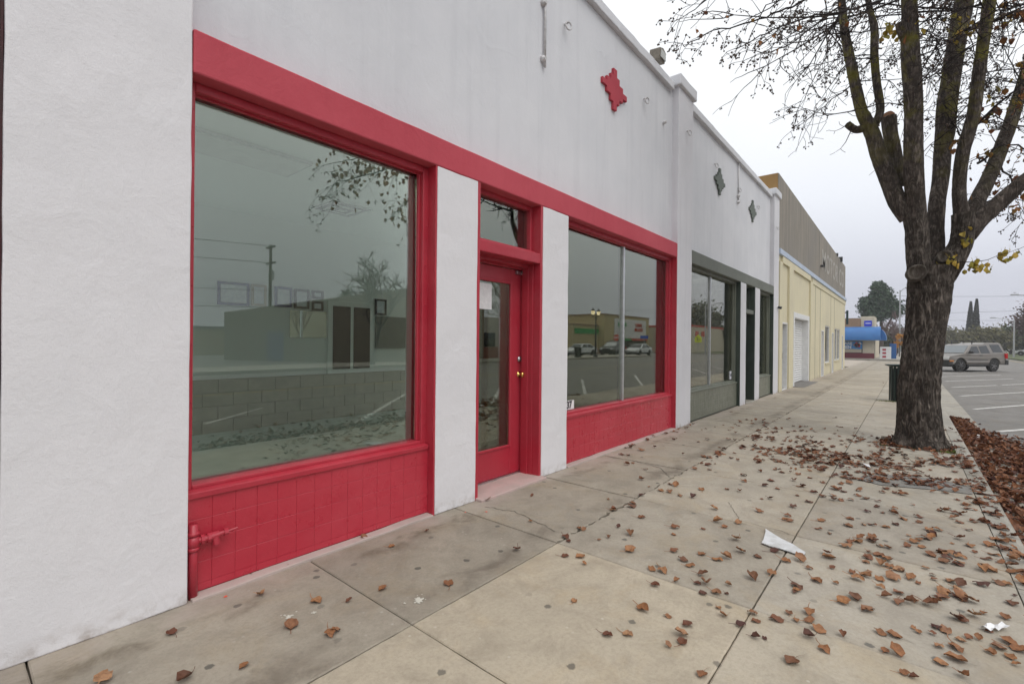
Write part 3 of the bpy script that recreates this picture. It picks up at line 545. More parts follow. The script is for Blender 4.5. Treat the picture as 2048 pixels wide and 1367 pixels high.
# ------------------------------------------------ door with transom
dr = part('door', MR, MB().box(2.985, 3.09, 3.13, 3.175, .035, 2.13).box(3.705, 3.885, 3.13, 3.175, .035, 2.13).box(3.09, 3.705, 3.132, 3.173, 1.985, 2.13).box(3.09, 3.705, 3.132, 3.173, .035, .325), bevel=.004)
frame_rect(3.075, 3.72, .31, 2.0, .026, 3.118, 3.14).build('glazing_bead', MR, dr, bevel=.007)
BX(3.095, 3.70, 3.148, 3.154, .33, 1.98).build('pane', MGLASS, dr)
kb = MB().lathe((3.845, 3.13, 1.045), [(.030, 0), (.031, -.006), (.012, -.010), (.011, -.032), (.020, -.040), (.028, -.052), (.027, -.066), (.016, -.073)], 20, 'y').build('knob', MBRASS, dr, True)
MB().lathe((3.845, 3.13, 1.205), [(.028, 0), (.030, -.010), (.026, -.018), (.013, -.020), (.012, -.022)], 20, 'y').build('deadbolt', MSTEEL, dr, True)
MB().box(3.77, 3.87, 3.10, 3.13, 2.085, 2.12).box(3.85, 3.89, 3.085, 3.12, 2.10, 2.125).build('door_closer', MSTEEL, dr, bevel=.004)
BX(3.19, 3.43, 3.142, 3.146, 1.70, 1.95).build('notice', MPAPER, dr)
BX(2.95, 3.885, 3.105, 3.18, .018, .036).build('threshold', MSTEEL, dr)
BX(3.60, 3.62, 3.35, 3.42, .04, 2.2).build('curtain', simple('ochre_cloth', (.36, .17, .03), (.3, .13, .02), 8, .8), dr)
# jambs, stops and transom
df = part('door_frame', MR, MB().box(3.872, 3.909, D+.004, 3.22, 0, 2.776).box(2.951, 2.985, D+.004, 3.22, 0, 2.776).box(3.850, 3.8725, 3.018, 3.10, 0, 2.20).box(3.862, 3.8728, 2.966, 3.019, 0, 2.20)
          .box(2.985, 3.872, 3.10, 3.20, 2.135, 2.185).box(2.985, 3.872, 3.018, 3.10, 2.15, 2.186), bevel=.004)
MB().box(2.953, 3.908, 2.882, 3.12, 2.182, 2.285).box(2.985, 3.872, 2.945, 3.06, 2.285, 2.315).build('transom_bar', MR, df, bevel=.008)
tw = part('window', MR, frame_rect(2.985, 3.872, 2.30, 2.776, .035, 2.985, 3.06, .03, .04), bevel=.005); tw['label'] = 'small red framed transom window above the door'
BX(3.01, 3.85, 3.03, 3.036, 2.32, 2.745).build('pane', MGLASS, tw)
MSTEP = simple('pink_painted_concrete', (.50, .36, .335), (.42, .33, .30), 5, .75, .003, 80)
o = part('step', MSTEP, BX(2.955, 3.905, 2.80, 3.13, -.02, .022), bevel=.008); wobble(o, .006, 5, 3)
# green shop door
gd = part('door', MGD, MB().box(11.90, 12.64, 3.30, 3.34, .03, 2.12), bevel=.004); gd['label'] = 'dark green shop door set back in shade'
BX(12.06, 12.48, 3.290, 3.299, .45, 1.95).build('pane', MDGLASS, gd)
MB().lathe((12.58, 3.30, 1.03), [(.025, 0), (.012, -.01), (.025, -.04), (.012, -.06)], 14, 'y').build('knob', MBRASS, gd, True)
part('door_frame', MGD, MB().box(11.831, 11.87, D+.004, 3.34, 0, 2.776).box(12.652, 12.689, D+.004, 3.34, 0, 2.776)).name = 'door_frame'
part('transom_bar', MGB, BX(11.871, 12.651, 2.90, 3.1, 2.11, 2.205), bevel=.006)
tw = part('window', MGD, frame_rect(11.871, 12.651, 2.205, 2.776, .035, 2.985, 3.06), bevel=.005); tw['label'] = 'small dark transom window above the green door'
BX(11.90, 12.62, 3.03, 3.036, 2.23, 2.745).build('pane', MGLASS2, tw)
part('step', MCURB, BX(11.84, 12.68, 2.85, 3.30, -.02, .02), bevel=.006)
# house number plates standing inside the glass
pl = part('number_plate', MPAPER, BX(4.50, 4.775, 3.034, 3.038, .600, .705)); text('637', .115, (4.64, 3.031, .652), (0, -1), MBLK, pl, 'digits', .001, .004, .95)
pl = part('number_plate', simple('pale_plate', (.7, .7, .75), None, rough=.6), BX(11.16, 11.31, 3.034, 3.038, .60, .78))
text('641', .085, (11.235, 3.031, .69), (0, -1), simple('blue_black_ink', (.02, .02, .06)), pl, 'digits', .001, .003, .8)
# ornaments
ORN = [(0, 1.0), (.14, 1.0), (.14, .64), (.36, .64), (.36, .36), (.66, .36), (.66, .13), (1.0, .13), (1.0, 0)]
def ornament(x, z, mat, label):
    q = [(a, b) for a, b in ORN]; P = []
    P += [(a, b) for a, b in q]; P += [(a, -b) for a, b in reversed(q[:-1])]; P += [(-a, -b) for a, b in q[1:]]; P += [(-a, b) for a, b in reversed(q[1:-1])]
    mb = MB().prism([(x+a*.33, D+.075, z+b*.265) for a, b in P], (0, .05, 0)); o = part('ornament', mat, mb); o['label'] = label
MRO = plaster('red_ornament', (.46, .06, .08), (.40, .05, .07), (.3, .03, .05), .5)
ornament(5.56, 4.68, MRO, 'red stepped diamond ornament')
MGO = plaster('green_ornament', (.15, .17, .15), (.12, .14, .12), (.09, .10, .09), .5)
ornament(10.06, 4.68, MGO, 'green stepped diamond ornament nearer the middle pilaster'); ornament(12.72, 4.66, MGO, 'green stepped diamond ornament nearer the corner pilaster')
# awning rings and conduit left on the wall
MRING = simple('painted_iron', (.62, .62, .63), (.45, .43, .42), 20, .5, metal=.2)
for x, z, y in ((4.42, 4.93, D+.11), (6.49, 4.92, D+.11), (7.93, 4.92, D), (9.75, 4.93, D+.11), (11.44, 4.87, D+.11), (13.19, 4.87, D+.11), (14.95, 4.66, D), (2.6, 4.93, D+.11)):
    mb = MB().tube([(x, y+.01, z+.02), (x, y-.05, z+.02)], .011, 8)
    mb.tube([(x+.012*math.sin(a)+.01*math.cos(a), y-.055+.012*math.cos(a*1), z-.02+.042*math.cos(a)) if 0 else (x+.04*math.sin(a), y-.055-.012*math.sin(a), z-.02+.042*math.cos(a)) for a in [R(10*i) for i in range(0, 35)]], .009, 6)
    part('wall_ring', MRING, mb, smooth=True)
c = part('conduit', MRING, MB().tube([(4.02, D+.085, 4.28), (4.02, D+.085, 5.47)], .014, 8), smooth=True)
for z in (4.36, 4.95): MB().lathe((4.0, D+.08, z), [(.035, .03), (.035, 0), (.02, -.02)], 12, 'y').build('bolt', MRING, c)
c = part('conduit', MRING, MB().tube([(11.42, D+.085, 4.55), (11.42, D+.085, 5.55)], .014, 8), smooth=True)
for z in (4.58, 4.72): MB().lathe((11.42, D+.08, z), [(.04, .03), (.04, 0), (.02, -.03)], 12, 'y').build('bolt', MRING, c)
part('bolt', MRING, MB().lathe((7.20, D+.11, 4.85), [(.03, .0), (.03, -.03), (.015, -.06)], 12, 'y'))
# red standpipe with valve at the foot of the first pier
st = part('standpipe', MR, MB().tube([(.845, 2.912, -.01), (.845, 2.912, .395)], .0215, 14).lathe((.845, 2.912, .255), [(.028, 0), (.030, .012), (.027, .02)], 14).lathe((.845, 2.912, .335), [(.028, 0), (.030, .012), (.027, .02)], 14)
          .lathe((.845, 2.912, .30), [(.026, -.03), (.030, 0), (.026, .03)], 14), smooth=True)
MB().tube([(.845, 2.912, .305), (.93, 2.905, .305)], .018, 12).lathe((.885, 2.909, .305), [(.026, -.008), (.026, .008)], 8, 'x').lathe((.915, 2.906, .305), [(.026, -.008), (.026, .008)], 8, 'x').build('elbow', MR, st)
MB().tube([(.91, 2.905, .307), (.965, 2.90, .312)], [.022, .020], 12).tube([(.945, 2.902, .312), (.950, 2.893, .262)], [.020, .017], 12).tube([(.96, 2.9, .312), (1.00, 2.898, .315)], .013, 10).lathe((.995, 2.898, .315), [(.02, -.008), (.02, .012)], 8, 'x').tube([(1.0, 2.898, .315), (1.055, 2.888, .325)], [.006, .005], 6).build('valve', MR, st)
MB().tube([(.9502, 2.8925, .2615), (.9504, 2.892, .2595)], .013, 12).build('outlet', MBLK, st)
# floodlight on the parapet, vent pipe on the roof, camera on the corner pilaster
fl = empty('floodlight', (7.0, D+.12, 5.60), label='small grey box floodlight on the parapet left of the middle pilaster', cat='floodlight')
MFL = simple('weathered_bronze', (.16, .14, .11), (.22, .19, .15), 20, .55)
MB().tube([(7.0, D+.15, 5.58), (7.0, D+.15, 5.70)], .018, 8).build('stem', MFL, fl)
MB().prism([(6.90, D+.05, 5.70), (7.10, D+.05, 5.70), (7.12, D+.03, 5.86), (7.0, D+.03, 5.90), (6.88, D+.03, 5.86)], (0, .17, .02)).build('housing', MFL, fl, bevel=.01)
BX(6.91, 7.09, D+.028, D+.04, 5.73, 5.85).build('lens', simple('frosted_lens', (.35, .36, .33), None, rough=.25), fl)
vp = MB().tube([(14.3, 4.2, 5.1), (14.35, 4.2, 6.25), (14.40, 4.2, 6.42), (14.50, 4.2, 6.46), (14.6, 4.2, 6.38), (14.72, 4.2, 6.22)], .03, 10).build('vent_pipe', MALU, None, True)
tag(vp, 'bent grey pipe rising from the roof against the ochre wall', 'pipe')
sc = empty('security_camera', (15.2, D, 2.45), label='small dark camera on the corner pilaster by the green shop', cat='camera')
MB().lathe((15.2, D, 2.45), [(.05, 0), (.05, -.02)], 14, 'y').build('mount', MWHT, sc)
MB().tube([(15.2, D-.02, 2.45), (15.2, D-.11, 2.42)], [.035, .04], 14).build('body', MBLK, sc)
# things hanging inside the first shop
def picture(x0, x1, z0, z1, fc, pc, label):
    p = empty('picture_frame', ((x0+x1)/2, YB-.01, z0), label=label, cat='picture', group='pictures on the shop back wall')
    t = .036; frame_rect(x0, x1, z0, z1, t, YB-.03, YB-.004).build('frame', fc, p); BX(x0+t, x1-t, YB-.018, YB-.008, z0+t, z1-t).build('print', pc, p)
FBL = simple('blue_frame', (.01, .02, .16)); FWD = simple('tan_frame', (.38, .30, .16)); FBK = simple('black_frame', (.03, .03, .035)); PR = simple('print_grey', (.70, .72, .78), (.88, .89, .92), 25, .6)
for a in ((2.51, 2.94, 1.89, 2.23, FBL, 'blue framed picture, leftmost and largest in the row on the back wall'), (2.97, 3.19, 1.90, 2.23, FWD, 'pale tan framed picture next to the blue framed one'),
          (3.32, 3.59, 1.91, 2.23, FBL, 'blue framed picture left of the dark framed one'), (3.63, 3.88, 1.90, 2.22, FBK, 'dark framed upright picture above the mirror'), (3.93, 4.13, 2.08, 2.22, FBK, 'small black framed picture, upper of the pair'),
          (3.93, 4.13, 1.88, 2.04, FBK, 'small black framed picture, lower of the pair'), (5.16, 5.41, 1.87, 2.17, FBK, 'black framed picture right of the dark interior window')):
    picture(*a[:5], PR, a[5])
mi = BX(3.556, 4.19, YB-.03, YB-.002, 1.42, 1.866).build('wall_mirror', simple('mirror_silver', (.88, .9, .9), None, rough=.0, metal=1)); tag(mi, 'frameless mirror on the back wall showing the tree trunk', 'mirror')
bd = BX(5.17, 5.88, YB-.03, YB-.002, 1.24, 1.845).build('notice_board', simple('board_grey', (.17, .18, .16), (.2, .21, .19), 12, .6)); tag(bd, 'grey green notice board on the back wall', 'board')
# dark recessed building at the far left edge
nb = empty('neighbour_building', (-3, 3.9, 0), label='dark brick wall of the next building past the left white pier', cat='building')
BX(-8, .10, 3.7, 4.0, -.02, 5.2).build('wall', simple('dark_brick', (.05, .035, .03), (.08, .055, .045), 12, .9, .004, 60), nb)
BX(-8, .138, 3.62, 3.7, -.02, .3).build('plinth', MCURB, nb)
# ------------------------------------------------------------------ yellow and grey concrete building
Y0 = D+.03
WB = empty('concrete_garage', (25, Y0+.3, 0), label='old garage with pale yellow ground floor and bare grey concrete upper wall', cat='building')
def wpart(name, mat, mb, parent=None, **k): return mb.build(name, mat, parent or WB, **k)
MYEL = plaster('pale_yellow_plaster', (.68, .62, .43), (.63, .575, .41), (.48, .44, .34), .7, .55, (.3, .26, .2))
def cwall():
    mt, t, b, o = nodes('board_marked_concrete'); v = coord(t)
    col = mixc(t, rng(t, nzn(t, v, .5, 6), .35, .65), (.31, .275, .225), (.25, .23, .20))
    col = mixc(t, rng(t, nzn(t, coord(t, 'pos', (3, 3, .15)), 1.5, 7, .75), .40, .70, 0, .85), col, (.15, .138, .12))
    col = mixc(t, rng(t, nzn(t, v, 1.1, 6, .7), .5, .7, 0, .5), col, (.20, .18, .15))
    col = mixc(t, rng(t, nzn(t, coord(t, 'pos', (9, 9, .3)), 2, 6, .7), .6, .8, 0, .5), col, (.42, .38, .32))
    setc(t, b, col); b.inputs['Roughness'].default_value = .9; bump(t, b, nzn(t, v, 30, 6), .01); return mt
MCW = cwall()
XA, XB = 15.39, 34.4
def ztop(x): return 6.34-.30*(x-XA)/(XB-XA)
# lower wall in panels between openings (x ranges) with openings left open
def wallseg(x0, x1, z0, z1): return BX(x0, x1, Y0, Y0+.3, z0, z1)
OPEN = [(15.86, 16.82, 0, 2.06), (17.82, 20.95, 0, 2.42), (24.4, 25.2, 0, 2.03), (25.68, 27.3, .55, 2.28), (28.12, 28.75, 0, 2.0), (29.35, 31.7, .58, 2.25), (32.7, 33.4, 0, 1.95)]
mb = MB(); x = XA
for a, b, z0, z1 in OPEN:
    mb.box(x, a, Y0, Y0+.3, 0, 4.0)
    if z0 > 0: mb.box(a, b, Y0, Y0+.3, 0, z0)
    mb.box(a, b, Y0, Y0+.3, z1, 4.0); x = b
mb.box(x, XB, Y0, Y0+.3, 0, 4.0)
wpart('wall', MYEL, mb)
# raised pilaster strips and frieze framing the recessed panels
for x0, x1 in ((15.40, 15.80), (16.84, 17.52), (21.03, 21.6)):
    o = wpart('pilaster_strip', MYEL, BX(x0, x1, Y0-.06, Y0-.001, 0, 3.80)); wobble(o, .003, 4, 3)
wpart('frieze', MYEL, BX(15.80, 21.03, Y0-.058, Y0-.001, 3.80, 3.998)); wpart('frieze', MYEL, BX(21.6, XB, Y0-.03, Y0-.001, 3.78, 3.998))
for x in (22.6, 24.0, 27.6, 29.0): wpart('wall_joint', simple('joint_grey', (.3, .27, .19)), BX(x, x+.05, Y0-.006, Y0-.0005, 0, 3.78))
wpart('trim_band', simple('pale_blue_paint', (.48, .55, .66), (.40, .46, .56), 4, .7), BX(XA, XB+.02, Y0-.075, Y0+.2, 4.0, 4.16), bevel=.008)
up = MB().prism([(XA, Y0, 4.16), (XB, Y0, 4.16), (XB, Y0, ztop(XB)), (33.9, Y0, ztop(33.9)+.02), (XA, Y0, ztop(XA))], (0, .3, 0))
o = wpart('upper_wall', MCW, up)
for x in (23.6, 30.6): wpart('wall_joint', simple('joint_dark', (.10, .095, .09)), BX(x, x+.04, Y0-.004, Y0-.0005, 4.165, ztop(x)-.02))
MOCH = plaster('ochre_plaster', (.36, .22, .085), (.30, .18, .075), (.16, .11, .06), 1.0, .5)
wpart('side_wall', MOCH, MB().prism([(XA-.012, Y0+.02, 0), (XA-.012, Y0+.02, 6.345), (XA-.012, 20, 6.345), (XA-.012, 20, 0)], (.010, 0, 0)))
wpart('side_wall', MYEL, BX(XB-.25, XB-.001, Y0+.30, 20, 0, 6.0)); wpart('roof', MROOF, BX(XA+.25, XB-.25, Y0+.3, 20, 5.7, 5.85)); wpart('rear_wall', MYEL, BX(XA, XB, 20, 20.2, 0, 6))
wpart('crack_ledge', MOCH, BX(XA-.025, XA-.012, Y0+.3, 6, 5.95, 5.98))
wpart('floor', MCURB, BX(XA+.2, XB-.3, Y0+.05, 19.9, -.05, .02))
MFADE = simple('faded_sign_paint', (.44, .42, .38), (.30, .28, .25), 5, .9, lo=.4, hi=.62)
text('MOTOR CO', 1.25, (29.0, Y0-.004, 5.08), (0, -1), MFADE, WB, 'painted_lettering', .001, .012, 1.35)
# doors and windows
MWD = simple('weathered_white_door', (.50, .50, .50), (.42, .42, .42), 5, .6)
def gdoor(x0, x1, z1, glazed, label):
    d = wpart('door', MWD, BX(x0+.05, x1-.05, Y0+.16, Y0+.20, .02, z1-.05), bevel=.004); d['label'] = label
    frame_rect(x0, x1, 0, z1, .05, Y0-.015, Y0+.22, .015).build('frame', MWHT, d)
    if glazed: BX(x0+.15, x1-.15, Y0+.150, Y0+.158, .35, z1-.15).build('pane', MDGLASS if glazed > 1 else simple('grey_pane', (.25, .28, .31), None, rough=.15), d)
    MB().box(x1-.13, x1-.10, Y0+.10, Y0+.16, .95, 1.12).build('handle', MBLK, d)
gdoor(15.86, 16.82, 2.06, 1, 'white door with tall grey pane beside the green shop'); gdoor(24.4, 25.2, 2.03, 0, 'plain pale door right of the rolling shutter'); gdoor(28.12, 28.75, 2.0, 0, 'plain white door between the windows'); gdoor(32.7, 33.4, 1.95, 0, 'pale door at the far corner')
ru = wpart('rolling_shutter', MBLK, BX(17.95, 20.82, Y0+.20, Y0+.24, 0, 2.3)); ru['label'] = 'white rolling shutter door'
sl = MB().prism([(0, 0, 0), (0, -.025, .02), (0, -.03, .05), (0, -.012, .075), (0, 0, .08)], (2.78, 0, 0)).mesh('slat')
for i in range(27): link('slat', sl, MWHT, ru, (18.0, Y0+.199, .03+i*.083))
wf = wpart('shutter_frame', MWHT, MB().box(17.78, 17.98, Y0-.03, Y0+.26, 0, 2.46).box(20.78, 20.99, Y0-.03, Y0+.26, 0, 2.46).box(17.98, 20.78, Y0-.028, Y0+.26, 2.28, 2.458), bevel=.006)
wpart('ramp', MASPH, MB().prism([(17.7, Y0+.26, .03), (17.7, Y0-.35, .004), (17.7, Y0+.26, -.02)], (3.2, 0, 0)))
for x0, x1, z0, z1 in ((25.68, 27.3, .55, 2.28), (29.35, 30.45, .58, 2.25), (30.6, 31.7, .58, 2.25)):
    w = wpart('window', MWHT, frame_rect(x0, x1, z0, z1, .05, Y0+.02, Y0+.12)); BX(x0+.05, x1-.05, Y0+.07, Y0+.075, z0+.05, z1-.05).build('pane', MDGLASS, w); BX(x0-.03, x1+.03, Y0-.05, Y0+.02, z0-.05, z0).build('sill', MYEL, w)
wpart('window_post', MYEL, BX(30.45, 30.6, Y0+.01, Y0+.25, .58, 2.25))
wpart('lamp', MBLK, MB().box(23.95, 24.12, Y0-.12, Y0, 4.72, 4.80)); wpart('bracket', MBLK, MB().box(31.6, 31.72, Y0-.10, Y0+.1, 5.98, 6.25)); wpart('bracket', MBLK, MB().box(29.9, 30.0, Y0-.06, Y0+.1, 6.05, 6.2))
bs = empty('blade_sign', (34.46, D-.3, 2.6), label='dark projecting sign on the far corner of the garage', cat='sign')
BX(34.42, 34.52, D-.13, D-.02, 2.62, 3.45).build('board', simple('dark_teal_sign', (.02, .05, .06)), bs); BX(34.40, 34.54, D-.03, D+.06, 3.3, 3.36).build('bracket', MBLK, bs)

# ------------------------------------------------------------------ corner market with blue awning
MK = empty('corner_market', (64, 8, 0), label='corner market with curved blue awning and maroon base across the side street', cat='building')
def kp(name, mat, mb, parent=None, **k): return mb.build(name, mat, parent or MK, **k)
MCRM = simple('cream_wall', (.58, .52, .40), (.52, .47, .37), 2, .8); MTAN = simple('tan_wall', (.30, .20, .13), (.26, .175, .115), 3, .8); MMAR = simple('maroon_paint', (.16, .02, .035), (.13, .018, .03), 3, .6)
MBLU = simple('blue_awning_cloth', (.035, .16, .40), (.03, .13, .35), 2, .5)
kp('wall', MCRM, BX(62.6, 74, 2.75, 16, -.1, 3.3)); kp('upper_wall', MTAN, BX(62.7, 73.9, 3.9, 16, 3.3, 4.25)); kp('parapet_end', MCRM, BX(62.75, 66.2, 2.7, 3.9, 3.3, 4.45), bevel=.05)
kp('plinth', MMAR, BX(62.5, 62.598, 2.72, 16, -.1, .55)); kp('roof', MROOF, BX(62.8, 73.8, 4.0, 15.9, 4.251, 4.30))
pr = [(62.6, 3.35)]+[(62.6-1.25*math.sin(R(a)), 2.05+1.3*math.cos(R(a))) for a in range(0, 91, 9)]+[(61.35, 1.92), (62.6, 1.92)]
aw = MB().prism([(x, 2.2, z) for x, z in pr], (0, 14, 0)); kp('awning', MBLU, aw)
kp('awning', MBLU, MB().prism([(62.55, 2.74, 3.34)]+[(62.55, 2.75-1.0*math.sin(R(a)), 2.05+1.29*math.cos(R(a))) for a in range(0, 91, 9)]+[(62.55, 1.75, 1.93), (62.55, 2.74, 1.93)], (2.6, 0, 0)))
for y0, y1 in ((3.72, 7.0), (7.6, 11.5)):
    w = kp('window', simple('dark_frame', (.05, .05, .05)), BX(62.56, 62.6, y0, y1, .55, 1.75))
    BX(62.55, 62.561, y0+.08, (y0+y1)/2-.04, .62, 1.7).build('pane', simple('cream_pane', (.45, .40, .31), None, rough=.3), w); BX(62.55, 62.561, (y0+y1)/2+.04, y1-.08, .62, 1.7).build('pane', bpy.data.materials['cream_pane'], w)  # cream panels in the market window
sg = empty('banner', (62.5, 6.5, 1.0), label='blue banner reading we are open in the market window', cat='banner')
BX(62.50, 62.53, 3.74, 8.2, .98, 1.80).build('board', simple('banner_blue', (.02, .22, .48), (.015, .16, .42), 2, .5), sg)
text('WE ARE', .40, (62.49, 5.32, 1.56), (-1, 0), MPAPER, sg, 'lettering', .003, .012); text('OPEN', .44, (62.49, 5.25, 1.17), (-1, 0), MPAPER, sg, 'lettering', .003, .014)
rr = random.Random(3)
for i in range(9):
    y = 3.8+rr.random()*.45; z = 1.05+rr.random()*.5; c = [(.45, .04, .03), (.5, .3, .25), (.03, .05, .2), (.6, .55, .5)][i % 4]
    MB().prism([(62.492, y, z), (62.492, y+.28, z+.05), (62.492, y+.2, z+.26), (62.492, y+.02, z+.2)], (.004+.001*i/9, 0, 0)).build('printed_figure', simple('ink_%d' % i, c), sg)
bsq = empty('blue_sign', (62.7, 3.4, 3.55), label='small square blue sign above the awning corner', cat='sign'); BX(62.64, 62.70, 2.95, 3.6, 3.42, 4.0).build('board', simple('sign_blue', (.01, .04, .55)), bsq); BX(62.63, 62.64, 3.05, 3.5, 3.68, 3.76).build('bar', MPAPER, bsq)
ic = empty('ice_machine', (62.9, 1.9, 0), label='white ice cabinet with red marks outside the market', cat='ice cabinet')
BX(62.6, 63.5, 1.35, 2.25, -.1, 1.25).build('cabinet', MWHT, ic, bevel=.03)
for z in (.12, .5, .85): BX(62.588, 62.60, 1.75, 2.05, z, z+.2).build('mark', simple('mark_red%d' % int(z*100), (.35, .02, .04)), ic)
bx2 = BX(64.2, 65, .95, 1.5, -.1, 1.6).build('vending_box', simple('vending_blue', (.02, .12, .35), (.02, .10, .3), 4, .5)); tag(bx2, 'blue vending box behind the ice cabinet', 'vending machine')

# ------------------------------------------------------------------ vegetation helpers
def card(mb, c, s, rg):
    a = Vector((rg.gauss(0, 1), rg.gauss(0, 1), rg.gauss(0, 1))).normalized(); b = a.orthogonal().normalized(); cc = a.cross(b); c = Vector(c)
    mb.add([c-b*s, c+cc*s*.55, c+b*s, c-cc*s*.55], [(0, 1, 2, 3)])
def crown(name, blobs, n, size, mat, parent, seed=1, up=1.0):
    rg = random.Random(seed); mb = MB(); tot = sum(b[3]**2 for b in blobs)
    for (x, y, z, r, *q) in blobs:
        rz = q[0] if q else r; k = int(n*r*r/tot)
        subs = []
        for _ in range(max(4, int(k/45))):
            d = Vector((rg.gauss(0, 1), rg.gauss(0, 1), rg.gauss(0, 1))).normalized(); f = rg.uniform(.55, 1.0); subs.append((Vector((x+d.x*r*f, y+d.y*r*f, z+d.z*rz*f)), r*rg.uniform(.18, .34)))
        for _ in range(k):
            c, s = rg.choice(subs); card(mb, c+Vector((rg.gauss(0, s), rg.gauss(0, s), rg.gauss(0, s*.8))), size*rg.uniform(.6, 1.4), rg)
    return mb.build(name, mat, parent, normals=False)
MPINE = leaf_mat('pine_needles', [(.02, .045, .026), (.04, .08, .04), (.065, .115, .05)], True)
MTRK = simple('far_trunk', (.06, .045, .035), (.09, .07, .055), 8, .9)
MTWIG = simple('bare_twigs', (.11, .075, .07), (.15, .105, .095), 6, .9)
def tube_tree(name, base, h, r, seed, mat, parent, levels=4, spread=.55, droop=0.0, first=.3, thin=.6, n=5):
    rg = random.Random(seed); mb = MB()
    def grow(p, d, L, r, lv):
        pts = [p]; q = p.copy(); k = 4; dd = d.copy()
        for i in range(k):
            dd = (dd+Vector((rg.gauss(0, .12), rg.gauss(0, .12), rg.gauss(0, .08)-droop*lv))).normalized(); q = q+dd*(L/k); pts.append(q.copy())
        mb.tube(pts, [r*(1-.5*i/k) for i in range(k+1)], n if lv < 2 else 3, False)
        if lv >= levels: return
        for i in range(rg.randint(3, 4) if lv else 5):
            j = rg.randint(2, k); a = Vector((rg.gauss(0, 1), rg.gauss(0, 1), rg.gauss(.25, .5))).normalized()
            grow(pts[j], (dd*(1-spread)+a*spread).normalized(), L*rg.uniform(.55, .8), max(.004, r*thin), lv+1)
    grow(Vector(base), Vector((0, 0, 1)), h*first, r, 0)
    return mb.build(name, mat, parent, normals=False)
def tree(name, loc, label, cat, group=None): return empty(name, loc, 0, label, cat, group)
# pine behind the market
t = tree('pine_tree', (100, 3.6, 0), 'tall dense green pine rising behind the corner market', 'tree')
crown('crown', [(100, 3.9, 11.0, .9, 1.5), (100, 5.0, 8.3, 1.35), (100, 3.2, 9.2, 1.3), (100, 4.0, 7.2, 1.9, 1.4), (100, 2.0, 7.4, 1.3), (100.3, 5.3, 6.6, .9), (100, 3.6, 10.0, 1.2), (100, 4.2, 8.6, 1.4)], 17000, .20, MPINE, t, 5)
MB().tube([(100, 3.5, -.1), (100, 3.4, 3), (100, 3.5, 7), (100, 3.8, 10)], [.35, .28, .18, .06], 8).build('trunk', MTRK, t); MB().tube([(100, 3.4, 3), (100, 2.3, 5.5), (100, 1.7, 7)], [.2, .14, .06], 6).build('limb', MTRK, t)
t = tree('bare_tree', (86, 1.4, 0), 'bare reddish twiggy tree behind the ice cabinet', 'tree', 'far bare trees')
tube_tree('branches', (86, 1.3, 0), 8.0, .17, 11, MTWIG, t, 5, .5, thin=.7)
t = tree('small_tree', (78, .8, 0), 'small tree with orange autumn leaves left of the big trunk', 'tree')
crown('crown', [(78, .95, 1.5, .5, .9), (78, .75, 2.4, .4)], 500, .14, leaf_mat('orange_leaves', [(.45, .18, .02), (.55, .28, .03)], True), t, 8); MB().tube([(78, .85, -.1), (78, .85, 2)], .06, 6).build('trunk', MTRK, t)
MHED = leaf_mat('hedge_leaves', [(.03, .05, .02), (.06, .085, .03), (.12, .12, .04)], True)
MHED2 = leaf_mat('olive_leaves', [(.09, .085, .03), (.13, .12, .045), (.17, .15, .05)], True)
def far_bush(name, y, x, r, h, mat, label, n=2200, sd=1, trunk=True):
    t = tree(name, (x, y, 0), label, 'tree', 'far trees along the road'); crown('crown', [(x, y, h*.6, r, h*.4), (x, y+r*.6, h*.5, r*.7, h*.35), (x, y-r*.6, h*.5, r*.7, h*.35)], n*2, .26, mat, t, sd)
    MB().tube([(x, y, -.1), (x, y, h*.6)], [.22, .1], 6).build('trunk', MTRK, t)
far_bush('bushy_tree', 1.5, 110, 2.6, 4.2, MHED, 'low dark green bush behind the market vending box', 2200, 21)
far_bush('bushy_tree', -6.5, 150, 3.4, 5.4, MHED2, 'pale olive bushy tree just right of the big trunk', 2000, 22)
far_bush('bushy_tree', -11.5, 125, 2.6, 4.7, MHED2, 'olive yellow bushy tree below the cypress pair', 2600, 23)
far_bush('bushy_tree', -15.0, 130, 2.6, 4.9, MHED, 'dark green rounded tree right of the cypress pair', 2400, 24)
cy = tree('cypress_tree', (140, -11, 0), 'pair of narrow pointed cypresses grown together above the car', 'tree')
MCY = leaf_mat('cypress_leaves', [(.045, .05, .04), (.07, .075, .06)], True)
rg = random.Random(4)
for y, h, r in ((-10.2, 10.6, .85), (-11.1, 11.1, .95)):
    mb = MB()
    for _ in range(5200):
        z = rg.random(); a = rg.random()*6.28; rad = r*(1-z)**.8*rg.uniform(.5, 1.05)+.05; card(mb, (140+rad*math.cos(a), y+rad*math.sin(a)+.3*(1-z), .3+z*h), .22, rg)
    mb.build('crown', MCY, cy, normals=False); MB().tube([(140, y, -.1), (140, y, 2)], .15, 6).build('trunk', MTRK, cy)
MRUS = leaf_mat('russet_leaves', [(.07, .04, .035), (.11, .065, .055), (.15, .10, .08)], True)
t = tree('russet_tree', (105, -14.8, 0), 'large russet brown tree at the right edge beyond the car', 'tree')
crown('crown', [(105, -15.6, 6.0, 2.6, 2.4), (105, -13.2, 5.2, 1.6), (105, -17.6, 5.4, 2.2), (105, -15.4, 4.2, 2.4, 1.4)], 7000, .2, MRUS, t, 31); tube_tree('branches', (105, -15.6, 0), 8, .2, 32, MTRK, t, 4, .6)
hs = empty('house', (120, -19, 0), label='low grey roofed house under the russet tree', cat='house')
BX(118, 126, -25, -17.6, -.1, 2.2).build('wall', simple('house_wall', (.35, .33, .30)), hs); MB().prism([(117.5, -25.5, 2.2), (117.5, -17.1, 2.2), (117.5, -21.3, 3.5)], (9, 0, 0)).build('roof', simple('house_roof', (.2, .2, .21)), hs)
